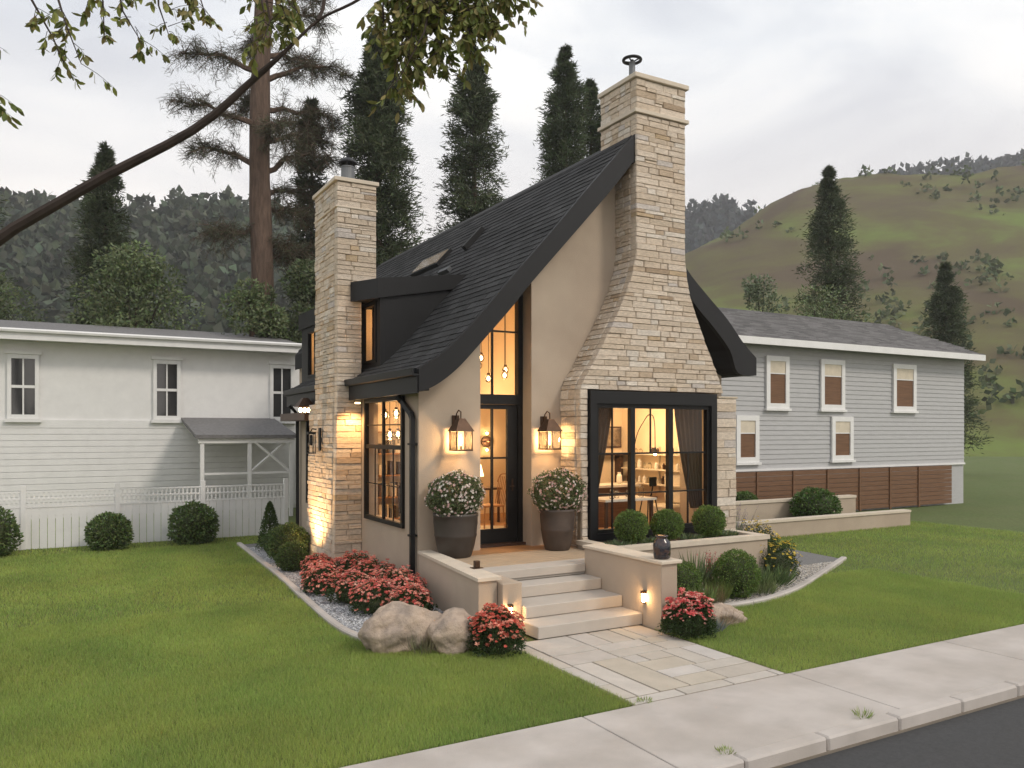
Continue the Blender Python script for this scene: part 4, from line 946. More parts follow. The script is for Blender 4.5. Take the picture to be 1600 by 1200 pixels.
beds = [(3.62, 12.35, .30, .38, 'red flower bush nearest the edging in the far half of the gravel bed'), (3.80, 11.5, .34, .40, 'red flower bush at the edging in the middle of the gravel bed'),
        (3.86, 10.7, .34, .40, 'red flower bush over the gravel just behind the big boulder'), (4.12, 10.05, .30, .40, 'red flower bush at the boulder against the porch wall'),
        (4.38, 11.15, .36, .44, 'red flower bush under the black downpipe'), (4.34, 12.05, .36, .45, 'red flower bush below the right half of the side window'),
        (4.34, 13.0, .36, .44, 'red flower bush below the left half of the side window'), (4.28, 10.65, .30, .42, 'red flower bush touching the porch side wall near the downpipe'),
        (3.78, 13.15, .28, .34, 'small red flower bush beside the foot of the side chimney'), (4.02, 14.0, .26, .30, 'low loose pink flower bush lit at the foot of the side chimney')]
for (x, y, r, h_, lb) in beds: mound(lb, (x, y), r, h_, RED, group='red flower bushes in the gravel bed', nfl=300)
mound('rounded red flower bush on the lawn corner left of the path steps', (4.36, 8.05), .31, .47, [(.74, .20, .13), (.70, .14, .10), (.78, .36, .26)], 7000, 520, top=.62)
mound('flat topped red flower bush at the foot of the right stair wall', (6.78, 7.56), .31, .46, [(.74, .17, .17), (.70, .12, .12), (.80, .46, .38)], 8000, 900, top=.74, bs=.027)

def pot(label, x, y, mat, flab, fc, r=.335, h_=.70, seed=1, fb=(.10, .13, .055)):
    z = .62; t = thing('plant_pot', label, 'pot', (x, y, z))
    MB().lathe([(r * .68, z), (r * .74, z + .03), (r * .86, z + .17), (r * .93, z + .30), (r * .955, z + .315), (r * .955, z + .345), (r * .95, z + .36), (r, z + .52), (r, z + .60), (r * 1.03, z + .62), (r * 1.03, z + .655), (r * .95, z + .66), (r * .92, z + .60), (r * .1, z + .59)], x, y, 40).build('body', mat, t, smooth=True)
    MB().lathe([(r * .9, z + .60), (.01, z + .62)], x, y, 24).build('soil', 'soil', t)
    p = thing('flowering_plant', flab, 'plant', (x, y, z + .6)); n = 6200; R_ = .42
    d = unit(nr.normal(size=(n, 3))); lump = np.array([noise.noise(Vector(v) * 2.4 + Vector((seed, 3, 1))) for v in d]) * .26
    k = (1 + lump) * (1 - np.abs(nr.normal(0, .16, n))); P = np.c_[x + d[:, 0] * R_ * k, y + d[:, 1] * R_ * .92 * k, z + .92 + d[:, 2] * .34 * k]
    leaves('foliage', P, unit(d * .7 + nr.normal(0, .7, (n, 3))), .022, .042, tints(n, fb, .5), parent=p)
    mb = MB()
    for i in range(40):
        q = Vector((rnd.gauss(0, 1), rnd.gauss(0, 1), abs(rnd.gauss(0, 1)))).normalized(); mb.tube([(x, y, z + .6), (x + q.x * .18, y + q.y * .18, z + .7 + q.z * .2), (x + q.x * .34, y + q.y * .32, z + .8 + q.z * .32)], .004, 4, cap=False)
    mb.build('stems', 'stem', p, kind='stuff')
    m_ = 400; q = unit(nr.normal(size=(m_, 3))); lm = np.array([noise.noise(Vector(v) * 2.4 + Vector((seed, 3, 1))) for v in q]) * .26
    B = np.c_[x + q[:, 0] * R_ * (1.02 + lm), y + q[:, 1] * R_ * .95 * (1.02 + lm), z + .92 + q[:, 2] * .35 * (1.02 + lm)]; s1 = unit(np.cross(q, nr.normal(size=(m_, 3)))); s2 = np.cross(q, s1)
    base = np.array(fc)[nr.integers(0, len(fc), m_)]; Cs, Ds, Cc = [], [], []
    for k_ in range(6):
        a = math.pi / 3 * k_; Cs.append(B); Ds.append(unit(s1 * math.cos(a) + s2 * math.sin(a) + q * .3)); Cc.append(base * nr.uniform(.8, 1.15, (m_, 1)))
    leaves('blossoms', np.concatenate(Cs), np.concatenate(Ds), .018, .026, np.clip(np.concatenate(Cc), 0, 1), mat='petal', parent=p, kind='stuff')
pot('dark charcoal glazed pot left of the front door', 5.26, 11.03, 'pot', 'round white and pink flowering plant in the pot left of the front door', [(.78, .66, .62), (.80, .74, .70), (.70, .48, .46), (.82, .80, .74)], seed=1)
pot('brown earthen pot right of the front door', 6.99, 10.88, 'pot2', 'round pink flowering plant in the pot right of the front door', [(.80, .60, .55), (.74, .46, .43), (.82, .72, .66)], r=.28, seed=5, fb=(.12, .15, .06))

# tufts, perennials
def spiky(label, x, y, h_, r, n, colr, name='ornamental_grass', cat='grass clump', z=0, w=.012, lean=.6, group=None, heads=None):
    t = thing(name, label, cat, (x, y, z), group=group); a = nr.uniform(0, 2 * math.pi, n); rr = r * .5 * nr.random(n) ** .5
    C = np.c_[x + np.cos(a) * rr, y + np.sin(a) * rr, np.full(n, z)]; D = unit(np.c_[np.cos(a) * lean * nr.random(n), np.sin(a) * lean * nr.random(n), np.ones(n)] + nr.normal(0, .12, (n, 3)))
    L_ = h_ * nr.uniform(.5, 1, n); leaves('blades', C, D, w, L_, tints(n, colr, .4), parent=t)
    if heads is not None:
        m_ = n // 3; k = 14; Cs = (C[:m_] + D[:m_] * L_[:m_, None] * .75)[:, None, :] + D[:m_][:, None, :] * np.linspace(0, 1, k)[None, :, None] * h_ * .3 + nr.normal(0, .006, (m_, k, 3))
        Cs = Cs.reshape(-1, 3); leaves('flower_spikes', Cs, unit(nr.normal(size=Cs.shape)), .012, .02, tints(len(Cs), heads, .3), mat='petal', parent=t, kind='stuff')
    return t
spiky('dry tan grass tuft draped over the front of the big boulder', 3.62, 8.42, .30, .35, 160, (.20, .19, .11), w=.006)
spiky('red flower spikes rising beside the planter wall', 8.86, 9.42, .62, .16, 110, (.12, .15, .06), name='red_spike_plant', cat='perennial', w=.018, lean=.25, heads=(.45, .05, .06))
spiky('leafy green stalk with pointed leaves in front of the planter wall', 8.5, 9.35, .75, .14, 110, (.15, .19, .09), name='tall_perennial', cat='perennial', w=.03, lean=.45)
spiky('fine green clump between the red spikes and the large round shrub', 8.55, 8.9, .42, .30, 260, (.15, .20, .05), w=.008)
spiky('bronze tinted fine grass in front of the large round shrub', 8.3, 8.72, .34, .25, 180, (.22, .17, .08), w=.007)
spiky('grey leafed clump at the foot of the flat topped red flower bush', 7.18, 7.55, .2, .2, 160, (.22, .25, .24), w=.012, lean=1.0, name='silver_plant', cat='plant')
spiky('lavender with purple spikes at the right end of the stone pier', 12.3, 12.6, 1.0, .55, 300, (.14, .18, .09), name='lavender', cat='lavender', w=.012, lean=.5, heads=(.16, .10, .28))
spiky('bright green loose plant below the lavender', 11.6, 11.4, .65, .7, 420, (.20, .27, .07), name='loose_green_plant', cat='plant', w=.014, lean=.9)
mound('yellow flower bush beyond the right end of the planter', (10.75, 9.85), .42, .62, [(.72, .50, .05), (.75, .58, .1)], 5000, 150, name='yellow_flower_bush', top=.3)
mound('small yellow flower bush behind the first one beside the planter', (11.2, 10.6), .35, .8, [(.72, .50, .05), (.75, .58, .1)], 4000, 120, name='yellow_flower_bush', top=.3)
spiky('low feathery green plant between the large round shrub and the lawn edging', 9.5, 8.95, .3, .35, 300, (.18, .22, .09), name='feathery_plant', cat='plant', w=.01, lean=1.1)
spiky('bushy bright green plant left of the large round shrub', 8.0, 8.75, .36, .35, 300, (.15, .21, .07), name='bushy_plant', cat='plant', w=.022, lean=1.0)
spiky('green leafy plant to the right of the large round shrub', 9.75, 9.35, .35, .45, 320, (.14, .19, .07), name='bushy_plant', cat='plant', w=.022, lean=1.1)
spiky('dark green fern like plant under the right end of the planter', 10.2, 9.4, .4, .5, 300, (.11, .16, .06), name='fern', cat='plant', w=.02, lean=1.2)
for lb, x, y, h_ in (('small weed tuft in the joint behind the kerb, nearest the right frame edge', 6.15, 4.64, .10), ('small weed tuft on the pavement edge by the kerb, left of the other tuft', 4.55, 4.66, .05), ('tiny weed in the corner where the path meets the pavement', 4.75, 5.9, .05)):
    spiky(lb, x, y, h_, .14, 60, (.25, .32, .10), name='weed', cat='weed', w=.007, lean=1.3)
# low planting in the raised planter
for i, (x, y) in enumerate(((7.7, 10.2), (8.38, 10.25), (9.25, 10.3), (10.1, 10.35))):
    spiky(('low leafy ground plant left of the first boxwood in the planter', 'low leafy ground plant between the first and second boxwood', 'low leafy ground plant between the second and third boxwood', 'low leafy ground plant at the right end of the planter')[i], x, y, .14, .38, 170, (.12, .17, .08), name='ground_plant', cat='plant', z=.70, w=.022, lean=1.6)
# left bed shrubs
def conebush(label, x, y, h_, r, n, base, size=.05, name='conical_evergreen', cat='shrub'):
    t = thing(name, label, cat, (x, y, 0)); z = nr.random(n) ** .8; a = nr.uniform(0, 2 * math.pi, n); rr = r * (1 - z) ** .7 * nr.uniform(.6, 1.08, n)
    C = np.c_[x + np.cos(a) * rr, y + np.sin(a) * rr, z * h_]; D = unit(np.c_[np.cos(a) * .5, np.sin(a) * .5, np.full(n, .9)] + nr.normal(0, .35, (n, 3)))
    leaves('foliage', C, D, size * .35, size, tints(n, base, .45), parent=t); MB().tube([(x, y, 0), (x, y, h_ * .8)], [.03, .01], 6).build('trunk', 'twig', t)
conebush('small pointed conical evergreen by the white fence', 3.95, 17.4, 1.0, .27, 3500, (.06, .10, .028))
ballshrub('loose green bush with white flecks beside the far lawn edging', (3.92, 15.7, .34), .38, 5500, base=(.085, .125, .04), size=.045, name='loose_bush')
ballshrub('low green bush at the back corner of the gravel bed', (3.95, 16.6, .25), .30, 3500, base=(.075, .11, .035), size=.045, name='loose_bush')
ballshrub('low green bush in front of the side chimney base', (3.72, 14.65, .24), .27, 3500, base=(.07, .105, .03), size=.04, name='loose_bush')

for i, (x, y, q) in enumerate(((2.7, 19.3, .5), (1.0, 19.2, .42), (-1.2, 19.3, .55), (-3.2, 19.2, .46))):
    ballshrub(('green bush against the white fence nearest the cottage', 'smallest green bush against the white fence', 'largest green bush against the white fence', 'farthest left green bush against the white fence')[i], (x, y, q * .8), q, 3600, base=(.09, .13, .045), size=.07, name='fence_bush')
# boulders
MB().ball((3.50, 8.86, .15), .43, 5, (1.1, .85, .84), .26, 3, 1.1).build('boulder', 'boulder', None, smooth=True, label='large tan boulder between the lawn and the red flowers', cat='boulder')
MB().ball((4.00, 8.42, .15), .29, 5, (1.05, .9, .98), .25, 8, 1.1).build('boulder', 'boulder', None, smooth=True, label='smaller round grey tan boulder beside the large one', cat='boulder')
MB().ball((7.62, 7.92, .05), .30, 4, (1.15, .8, .55), .35, 5, 1.6).build('boulder', 'boulder', None, smooth=True, label='low flat rock under dry grass beside the right lawn', cat='boulder')
spiky('dry straw coloured grass clump lying over the low rock', 7.5, 7.86, .28, .42, 420, (.36, .29, .2), w=.006, lean=1.4)

# ceramic jar and small box
t = thing('ceramic_jar', 'dark blue glazed squat jar standing on the end of the right stair wall', 'jar', (6.78, 8.08, .875))
MB().lathe([(.085, .876), (.105, .89), (.112, .95), (.112, 1.06), (.10, 1.10), (.07, 1.13), (.065, 1.15), (.08, 1.16), (.08, 1.175), (.05, 1.178)], 6.77, 8.06, 28).build('body', 'bluejar', t, smooth=True)
mb = MB().box(4.80, 4.94, 9.5, 9.62, .692, .70).box(4.835, 4.905, 9.525, 9.595, .70, .79, bev=.006).build('small_box', 'bronze', None, label='small bronze box lantern on the left porch coping', cat='box')

# ================================================================== neighbours
# white house on the left
nl = thing('neighbour_house', 'pale grey white house with sash window and timber porch on the left behind the fence', 'house', (3, 29, 0))
MB().box(-7, 7.3, 27, 27.2, -.1, 5.35).box(7.1, 7.3, 27.201, 36, -.1, 5.35).box(-7, -6.8, 27.201, 36, -.1, 5.35).build('wall', 'white', nl)
MB().prism([(26.4, 5.2), (26.4, 5.34), (31, 6.15), (36.4, 5.34), (36.4, 5.2), (31, 6.0)], 'x', -7.4, 7.15).build('roof', 'greytile', nl)
box('eave_board', 'white', nl, -7.4, 7.25, 26.30, 26.39, 5.08, 5.36); MB().tube([(-7.4, 26.25, 5.33), (7.25, 26.25, 5.33)], .06, 6).build('gutter', 'white', nl)
box('soffit_board', 'white', nl, -7.3, 7.1, 26.4, 26.99, 5.12, 5.17); box('band_board', 'white', nl, -7.0, 7.32, 26.95, 26.995, 2.62, 2.85)
for i, xw in enumerate((6.12, 2.6, -1.2, -4.6)):
    w = MB().ring([(xw, 2.88), (xw + .78, 2.88), (xw + .78, 4.72), (xw, 4.72)], [(xw + .1, 3.0), (xw + .68, 3.0), (xw + .68, 4.6), (xw + .1, 4.6)], 'y', 26.9, 26.998).build('window', 'white', nl)
    box('sill', 'white', w, xw - .06, xw + .84, 26.84, 26.997, 2.78, 2.875); box('head', 'white', w, xw - .06, xw + .84, 26.86, 26.997, 4.725, 4.82)
    box('rail', 'white', w, xw + .1, xw + .68, 26.93, 26.97, 3.76, 3.84); box('muntin', 'white', w, xw + .37, xw + .41, 26.94, 26.96, 3.0, 4.6); box('pane', 'darkglass', w, xw + .1, xw + .68, 26.975, 26.99, 3.0, 4.6)
x = -7
for k in range(14): box('siding_board', 'white', nl, -7, 7.31, 26.965 - .01, 26.998, .1 + k * .18, .1 + k * .18 + .17)
po = MB().prism([(24.0, 2.32), (24.0, 2.42), (26.95, 2.95), (26.95, 2.85)], 'x', 3.4, 6.25).build('porch_roof', 'greytile', nl)
for xp in (3.6, 4.9, 6.1): box('porch_post', 'white', nl, xp - .05, xp + .05, 24.1, 24.2, 0, 2.33)
mb = MB()
for a, b in ((4.95, 6.05), (6.05, 4.95)):
    mb.tube([(a, 24.15, 1.35), (b, 24.15 + (.03 if a < b else -.03), 2.3)], .045, 4)
mb.build('cross_brace', 'white', nl)
box('porch_beam', 'white', nl, 3.5, 6.2, 24.08, 24.22, 2.18, 2.31); box('porch_rail', 'white', nl, 3.6, 6.1, 24.12, 24.18, 1.28, 1.34)
# white fence with lattice top
fe = thing('white_fence', 'white board fence with lattice top between the lawn and the pale neighbour house', 'fence', (1, 20, 0))
x = -6.0
while x < 4.9:
    box('fence_board', 'white', fe, x, x + .14, 20.0, 20.025, 0, .88); x += .15
for xp in (-6, -4.2, -2.4, -.6, 1.2, 3.0, 4.93): box('post', 'white', fe, xp - .05, xp + .05, 19.97, 20.07, 0, 1.36)
for z in (.9, 1.07, 1.22): box('rail', 'white', fe, -6, 4.9, 19.99, 20.03, z - .018, z + .018)
mb = MB(); x = -6
while x < 4.85: mb.box(x, x + .035, 20.0, 20.02, .92, 1.2); x += .09
mb.build('lattice', 'white', fe, kind='stuff')
# grey house on the right
ng = thing('neighbour_house', 'grey clapboard house with white trimmed windows and shingled roof on the right', 'house', (20, 20, 0))
z = 1.42; k = 0
while z < 5.2:
    MB().prism([(16.999, z), (16.965, z), (16.985, z + .145), (16.999, z + .145)], 'x', 14.2, 28).build('siding_board', 'greysiding', ng); z += .142
MB().box(14.2, 28, 17.0, 17.2, -.1, 5.25).box(14.2, 14.4, 17.201, 24, -.1, 5.25).build('wall', 'greysiding', ng)
gr = MB().prism([(16.5, 5.10), (16.5, 5.20), (20.5, 6.75), (24.5, 5.2), (24.5, 5.1), (20.5, 6.6)], 'x', 13.7, 28.4).build('roof', 'greytile', ng)
mb = MB()
for k in range(24):
    t0 = k / 24; x = 13.7 + (k % 2) * .1
    y0, z0 = 16.5 + 4 * t0, 5.205 + 1.55 * t0; y1, z1 = y0 + 4 / 24 + .02, z0 + 1.55 / 24 + .006
    while x < 28.3:
        w = rnd.uniform(.25, .5); c = rnd.uniform(.6, 1.1); mb.cur = (c * .19, c * .185, c * .185)
        mb.add([(x, y0, z0 + .03), (x + w - .01, y0, z0 + .03), (x + w - .01, y1, z1 + .006), (x, y1, z1 + .006), (x, y0, z0), (x + w - .01, y0, z0)], [(0, 1, 2, 3), (4, 5, 1, 0)]); x += w
mb.build('shingle_courses', 'shingle', gr, tint=True, kind='stuff')
box('eave_board', 'white', ng, 13.7, 28.4, 16.44, 16.495, 5.0, 5.2); box('skirt_board', 'white', ng, 14.2, 28, 16.93, 16.998, 1.36, 1.42)
for (xa, xb, za, zb) in ((16.95, 17.85, 1.62, 2.98), (18.15, 19.1, 3.2, 4.75), (20.5, 21.6, 3.2, 4.75), (21.0, 22.0, 1.62, 2.98), (24, 25.2, 3.2, 4.75)):
    w = MB().ring([(xa, za), (xb, za), (xb, zb), (xa, zb)], [(xa + .15, za + .15), (xb - .15, za + .15), (xb - .15, zb - .15), (xa + .15, zb - .15)], 'y', 16.90, 16.964).build('window', 'white', ng)
    box('sill', 'white', w, xa - .05, xb + .05, 16.86, 16.963, za - .07, za - .001); box('pane', 'brownboard', w, xa + .15, xb - .15, 16.94, 16.955, za + .15, zb - .15)
    box('blind', 'linen', w, xa + .15, xb - .15, 16.925, 16.937, zb - .50, zb - .15); box('rail', 'white', w, xa + .15, xb - .15, 16.92, 16.938, zb - .53, zb - .50)
bf = thing('brown_deck_skirt', 'brown horizontal board skirting below the grey clapboard wall', 'fence', (18, 16.8, 0))
for k in range(9): MB().box(14.6, 27, 16.80, 16.83, .05 + k * .145, .185 + k * .145, bev=.004).build('board', 'brownboard', bf)
for xp in (14.6, 16.1, 17.6, 19.1, 20.6, 22.1, 23.6, 25.1): box('post', 'brownboard', bf, xp, xp + .09, 16.76, 16.799, 0, 1.35)
tw = thing('terrace_wall', 'low pale stucco terrace walls stepping up beside the brown boards', 'garden wall', (16.5, 15, 0))
box('lower_wall', 'stucco', tw, 13.3, 20, 13.6, 13.8, -.05, .35); box('lower_coping', 'caststone', tw, 13.28, 20, 13.57, 13.83, .352, .41)
box('upper_wall', 'stucco', tw, 15.2, 20, 15.3, 15.5, -.05, .62); box('upper_coping', 'caststone', tw, 15.18, 20, 15.27, 15.53, .622, .69)
ballshrub('small green plant on the terrace below the brown boards', (16.2, 15.9, .62), .35, 2600, base=(.09, .14, .04), size=.06, name='terrace_plant', cat='plant', sq=.7)
ballshrub('rounded green shrub on the lower terrace to the right', (17.6, 14.7, .5), .6, 3000, base=(.07, .12, .03), size=.08, name='terrace_plant', cat='plant', sq=.8)

# ================================================================== trees
def conifer(label, x, y, h_, r, n, base=(.045, .062, .030), z_low=.10, name='conifer_tree', dens=1.0, shape=.75, droop=.5, group='tall conifers behind the cottage', nb=230, size=.30):
    nb = int(nb * 1.5); n = int(n * 1.45)
    t = thing(name, label, 'tree', (x, y, 0), group=group)
    MB().tube([(x, y, 0), (x + .05, y, h_ * .4), (x, y, h_ * .97)], [r * .17, r * .1, .02], 10).build('trunk', 'bark', t)
    zf = z_low + (1 - z_low) * nr.random(nb) ** .85; az = nr.uniform(0, 2 * math.pi, nb)
    rl = r * np.clip((1 - zf) / (1 - z_low), 0, 1) ** shape * np.clip((1 - zf) * h_ / 2.2, .12, 1) ** .55 * nr.uniform(.62, 1.22, nb) + .05; ro = r * .25
    b = nr.integers(0, nb, n); tt = nr.random(n) ** .62; s = rl[b] * tt
    up = rl[b] * (.55 * tt - droop * tt ** 2)
    sp = .05 * r + .15 * rl[b] * (1.15 - tt)
    P = np.c_[x + np.cos(az[b]) * s, y + np.sin(az[b]) * s, zf[b] * h_ + up] + nr.normal(0, 1, (n, 3)) * (sp * np.clip((1 - zf[b]) * h_ / 2, .35, 1))[:, None]
    D = unit(np.c_[np.cos(az[b]) * .8, np.sin(az[b]) * .8, np.full(n, .15)] + nr.normal(0, .55, (n, 3)))
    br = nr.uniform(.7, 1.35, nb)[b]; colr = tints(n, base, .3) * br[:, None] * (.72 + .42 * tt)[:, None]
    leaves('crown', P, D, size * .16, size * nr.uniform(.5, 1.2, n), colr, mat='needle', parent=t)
    mb = MB()
    for i in range(0, nb, 3):
        z0 = zf[i] * h_; mb.tube([(x, y, z0), (x + math.cos(az[i]) * rl[i] * .5, y + math.sin(az[i]) * rl[i] * .5, z0 + rl[i] * .15), (x + math.cos(az[i]) * rl[i] * .95, y + math.sin(az[i]) * rl[i] * .95, z0 + rl[i] * .08)], [.035, .02, .008], 4, cap=False)
    mb.build('branches', 'twig', t, kind='stuff')
    return t
G = (.075, .092, .050)
conifer('dense tall conifer with full crown directly behind the side chimney', 11.1, 30.4, 18.3, 1.95, 46000, G, shape=.38, droop=.75, nb=300)
conifer('slim conifer half hidden behind the left edge of the side chimney', 9.3, 33.5, 16.4, 1.25, 15000, (.085, .095, .06), shape=.5)
conifer('narrow spire conifer standing alone above the middle of the roof', 16.2, 32.1, 19.5, 2.15, 36000, G, shape=.52, droop=.35, nb=260)
conifer('spire conifer left of the front chimney, taller of the close pair', 22.0, 33.5, 21.5, 2.15, 36000, (.068, .088, .044), shape=.52, droop=.35, nb=260)
conifer('shorter spire conifer touching the front chimney, right of the close pair', 24.3, 34.6, 20.7, 1.75, 24000, (.068, .088, .044), shape=.52, droop=.35)
# more of the same wood beyond the picture's edges
conifer('broad conifer behind the pale neighbour house, far left', -3.5, 36, 17.5, 2.3, 24000, G, shape=.6)
conifer('shorter conifer behind the pale neighbour house, nearer the brown trunk', 1.8, 38, 14.5, 1.9, 20000, G, shape=.6)
conifer('tall conifer behind the right end of the grey house', 37, 30, 17, 2.4, 22000, G, shape=.6)
conifer('shorter conifer behind the grey house roof', 46, 29, 12.5, 1.9, 18000, G, shape=.6)

# old pine with bare reddish trunk on the left
def oldpine():
    t = thing('pine_tree', 'old pine with thick bare brown trunk and sparse drooping branches on the left', 'tree', (6.75, 31.0, 0))
    x, y = 6.68, 31.0
    MB().tube(catmull([(x + .05, y, 0), (x + .1, y, 4), (x + .08, y, 8.5), (x - .02, y, 12), (x + .02, y, 16), (x + .25, y, 21), (x + .3, y, 24)], 4), [.44] * 4 + [.42] * 4 + [.40] * 4 + [.37] * 4 + [.33] * 4 + [.26] * 4 + [.12], 14).build('trunk', 'bark', t, smooth=True)
    Ps, Ds, mb = [], [], MB(); r2 = random.Random(3)
    limbs = [(11.5, .5, 2.6, .5), (13.9, .25, 3.0, .8), (9.0, .0, 1.6, .2), (16.6, .3, 2.6, .5), (15.6, -.2, 3.0, .9), (14.6, .1, 2.8, .3), (13.4, .2, 2.4, .6), (12.2, -.1, 2.7, 1.0), (10.9, .15, 2.0, .1), (9.6, .2, 1.5, -.1), (17.8, 0, 2.4, .8), (18.8, .3, 2.4, 1.0), (19.8, -.3, 2.3, 1.2),
             (16.0, 2.9, 2.6, .4), (14.0, 3.3, 2.8, .2), (12.4, 2.8, 2.4, .6), (18.5, 3.0, 2.6, .9), (20.8, 2.5, 2.1, 1.0), (21.5, .4, 1.9, 1.2), (15, 1.6, 2.4, .4), (13, -1.5, 2.3, .4), (17, 1.5, 2.2, .8), (22.4, 3.4, 1.5, 1), (10.2, 3.0, 1.7, -.3)]
    for (z, a, L_, rise) in limbs:
        d = Vector((math.cos(a), math.sin(a), 0)); pts = []
        for k in range(7):
            f = k / 6; pts.append(Vector((x, y, z)) + d * L_ * f + Vector((r2.uniform(-.12, .12), r2.uniform(-.12, .12), rise * math.sin(f * 2.0) + r2.uniform(-.1, .1))) * (1 if k else 0))
        mb.tube(pts, [.12, .10, .085, .065, .05, .035, .015], 6, cap=False)
        for k in range(2, 7):
            for q in range(12):
                p = pts[k]; dd = (d * r2.uniform(-.1, 1) + Vector((r2.gauss(0, .7), r2.gauss(0, .7), r2.gauss(.1, .6)))).normalized(); l2 = r2.uniform(.4, 1.1)
                m1 = p + dd * l2 * .5; e2 = p + dd * l2 + Vector((0, 0, -.22 * l2)); mb.tube([p, m1, e2], [.018, .012, .005], 3, cap=False)
                for w_ in range(20):
                    f = r2.random(); c = p.lerp(e2, f); Ps.append(c[:]); v = Vector((r2.gauss(0, 1), r2.gauss(0, 1), r2.gauss(-.4, .7))).normalized() + dd * .6; Ds.append(v.normalized()[:])
                    Ps.append(c[:]); v = Vector((r2.gauss(0, 1), r2.gauss(0, 1), r2.gauss(-.2, .7))).normalized(); Ds.append(v[:])
    mb.build('branches', 'bark', t, kind='stuff')
    n = len(Ps); P = np.array(Ps) + nr.normal(0, .05, (n, 3)); D = unit(np.array(Ds)); c = tints(n, (.085, .09, .055), .4); k = nr.random(n) < .35; c[k] = tints(k.sum(), (.11, .082, .06), .3)
    leaves('crown', P, D, .017, nr.uniform(.15, .38, n), c, mat='needle', parent=t)
oldpine()

def broadleaf(label, x, y, h_, r, n, base, name='broadleaf_tree', group='leafy trees behind the pale neighbour house', leaf=.16, z0=.15):
    t = thing(name, label, 'tree', (x, y, 0), group=group)
    MB().tube([(x, y, 0), (x + .1, y, h_ * .5), (x, y, h_ * .8)], [.2, .14, .04], 8).build('trunk', 'bark', t)
    m_ = 70; cz = z0 + (1 - z0) * nr.random(m_); a = nr.uniform(0, 2 * math.pi, m_); env = np.sin(np.clip(cz, .08, .97) * math.pi) ** .5
    rr = r * env * nr.uniform(.3, .95, m_); CC = np.c_[x + np.cos(a) * rr, y + np.sin(a) * rr, cz * h_]; cr_ = nr.uniform(.22, .42, m_) * r
    b = nr.integers(0, m_, n); d = unit(nr.normal(size=(n, 3))); P = CC[b] + d * (cr_[b] * nr.uniform(.5, 1, n) ** .4)[:, None] * np.array([1, 1, .8])
    colr = tints(n, base, .35) * nr.uniform(.7, 1.35, m_)[b][:, None]; leaves('crown', P, unit(d + nr.normal(0, .8, (n, 3))), leaf * .5, leaf, colr, parent=t)
    mb = MB()
    for i in range(0, m_, 3): mb.tube([(x + .05, y, h_ * .3), tuple(CC[i] * .6 + np.array([x, y, cz[i] * h_ * .7]) * .4), tuple(CC[i])], [.05, .03, .01], 4, cap=False)
    mb.build('limbs', 'twig', t, kind='stuff')
BL = (.13, .165, .075)
broadleaf('leafy green tree above the white eave at the left, beneath the pine trunk', 6.1, 29.6, 7.6, 1.6, 16000, BL)
broadleaf('taller leafy tree against the side chimney, behind the rear dormer', 8.3, 29.6, 8.6, 1.5, 16000, (.12, .15, .075))
broadleaf('leafy tree behind the white roof left of the pine trunk', 2.6, 33, 8.8, 2.5, 16000, BL)
broadleaf('broad leafy tree at the far left behind the white roof', -2.5, 40, 8.5, 3.2, 14000, BL)
broadleaf('pale thin leafed tree at the right before the green hill', 23.9, 22.6, 8.4, 1.3, 8000, (.14, .17, .10), group=None, leaf=.13)
broadleaf('round leafy tree behind the grey house at the far right', 31.5, 26, 8.8, 2.6, 13000, BL, group=None)

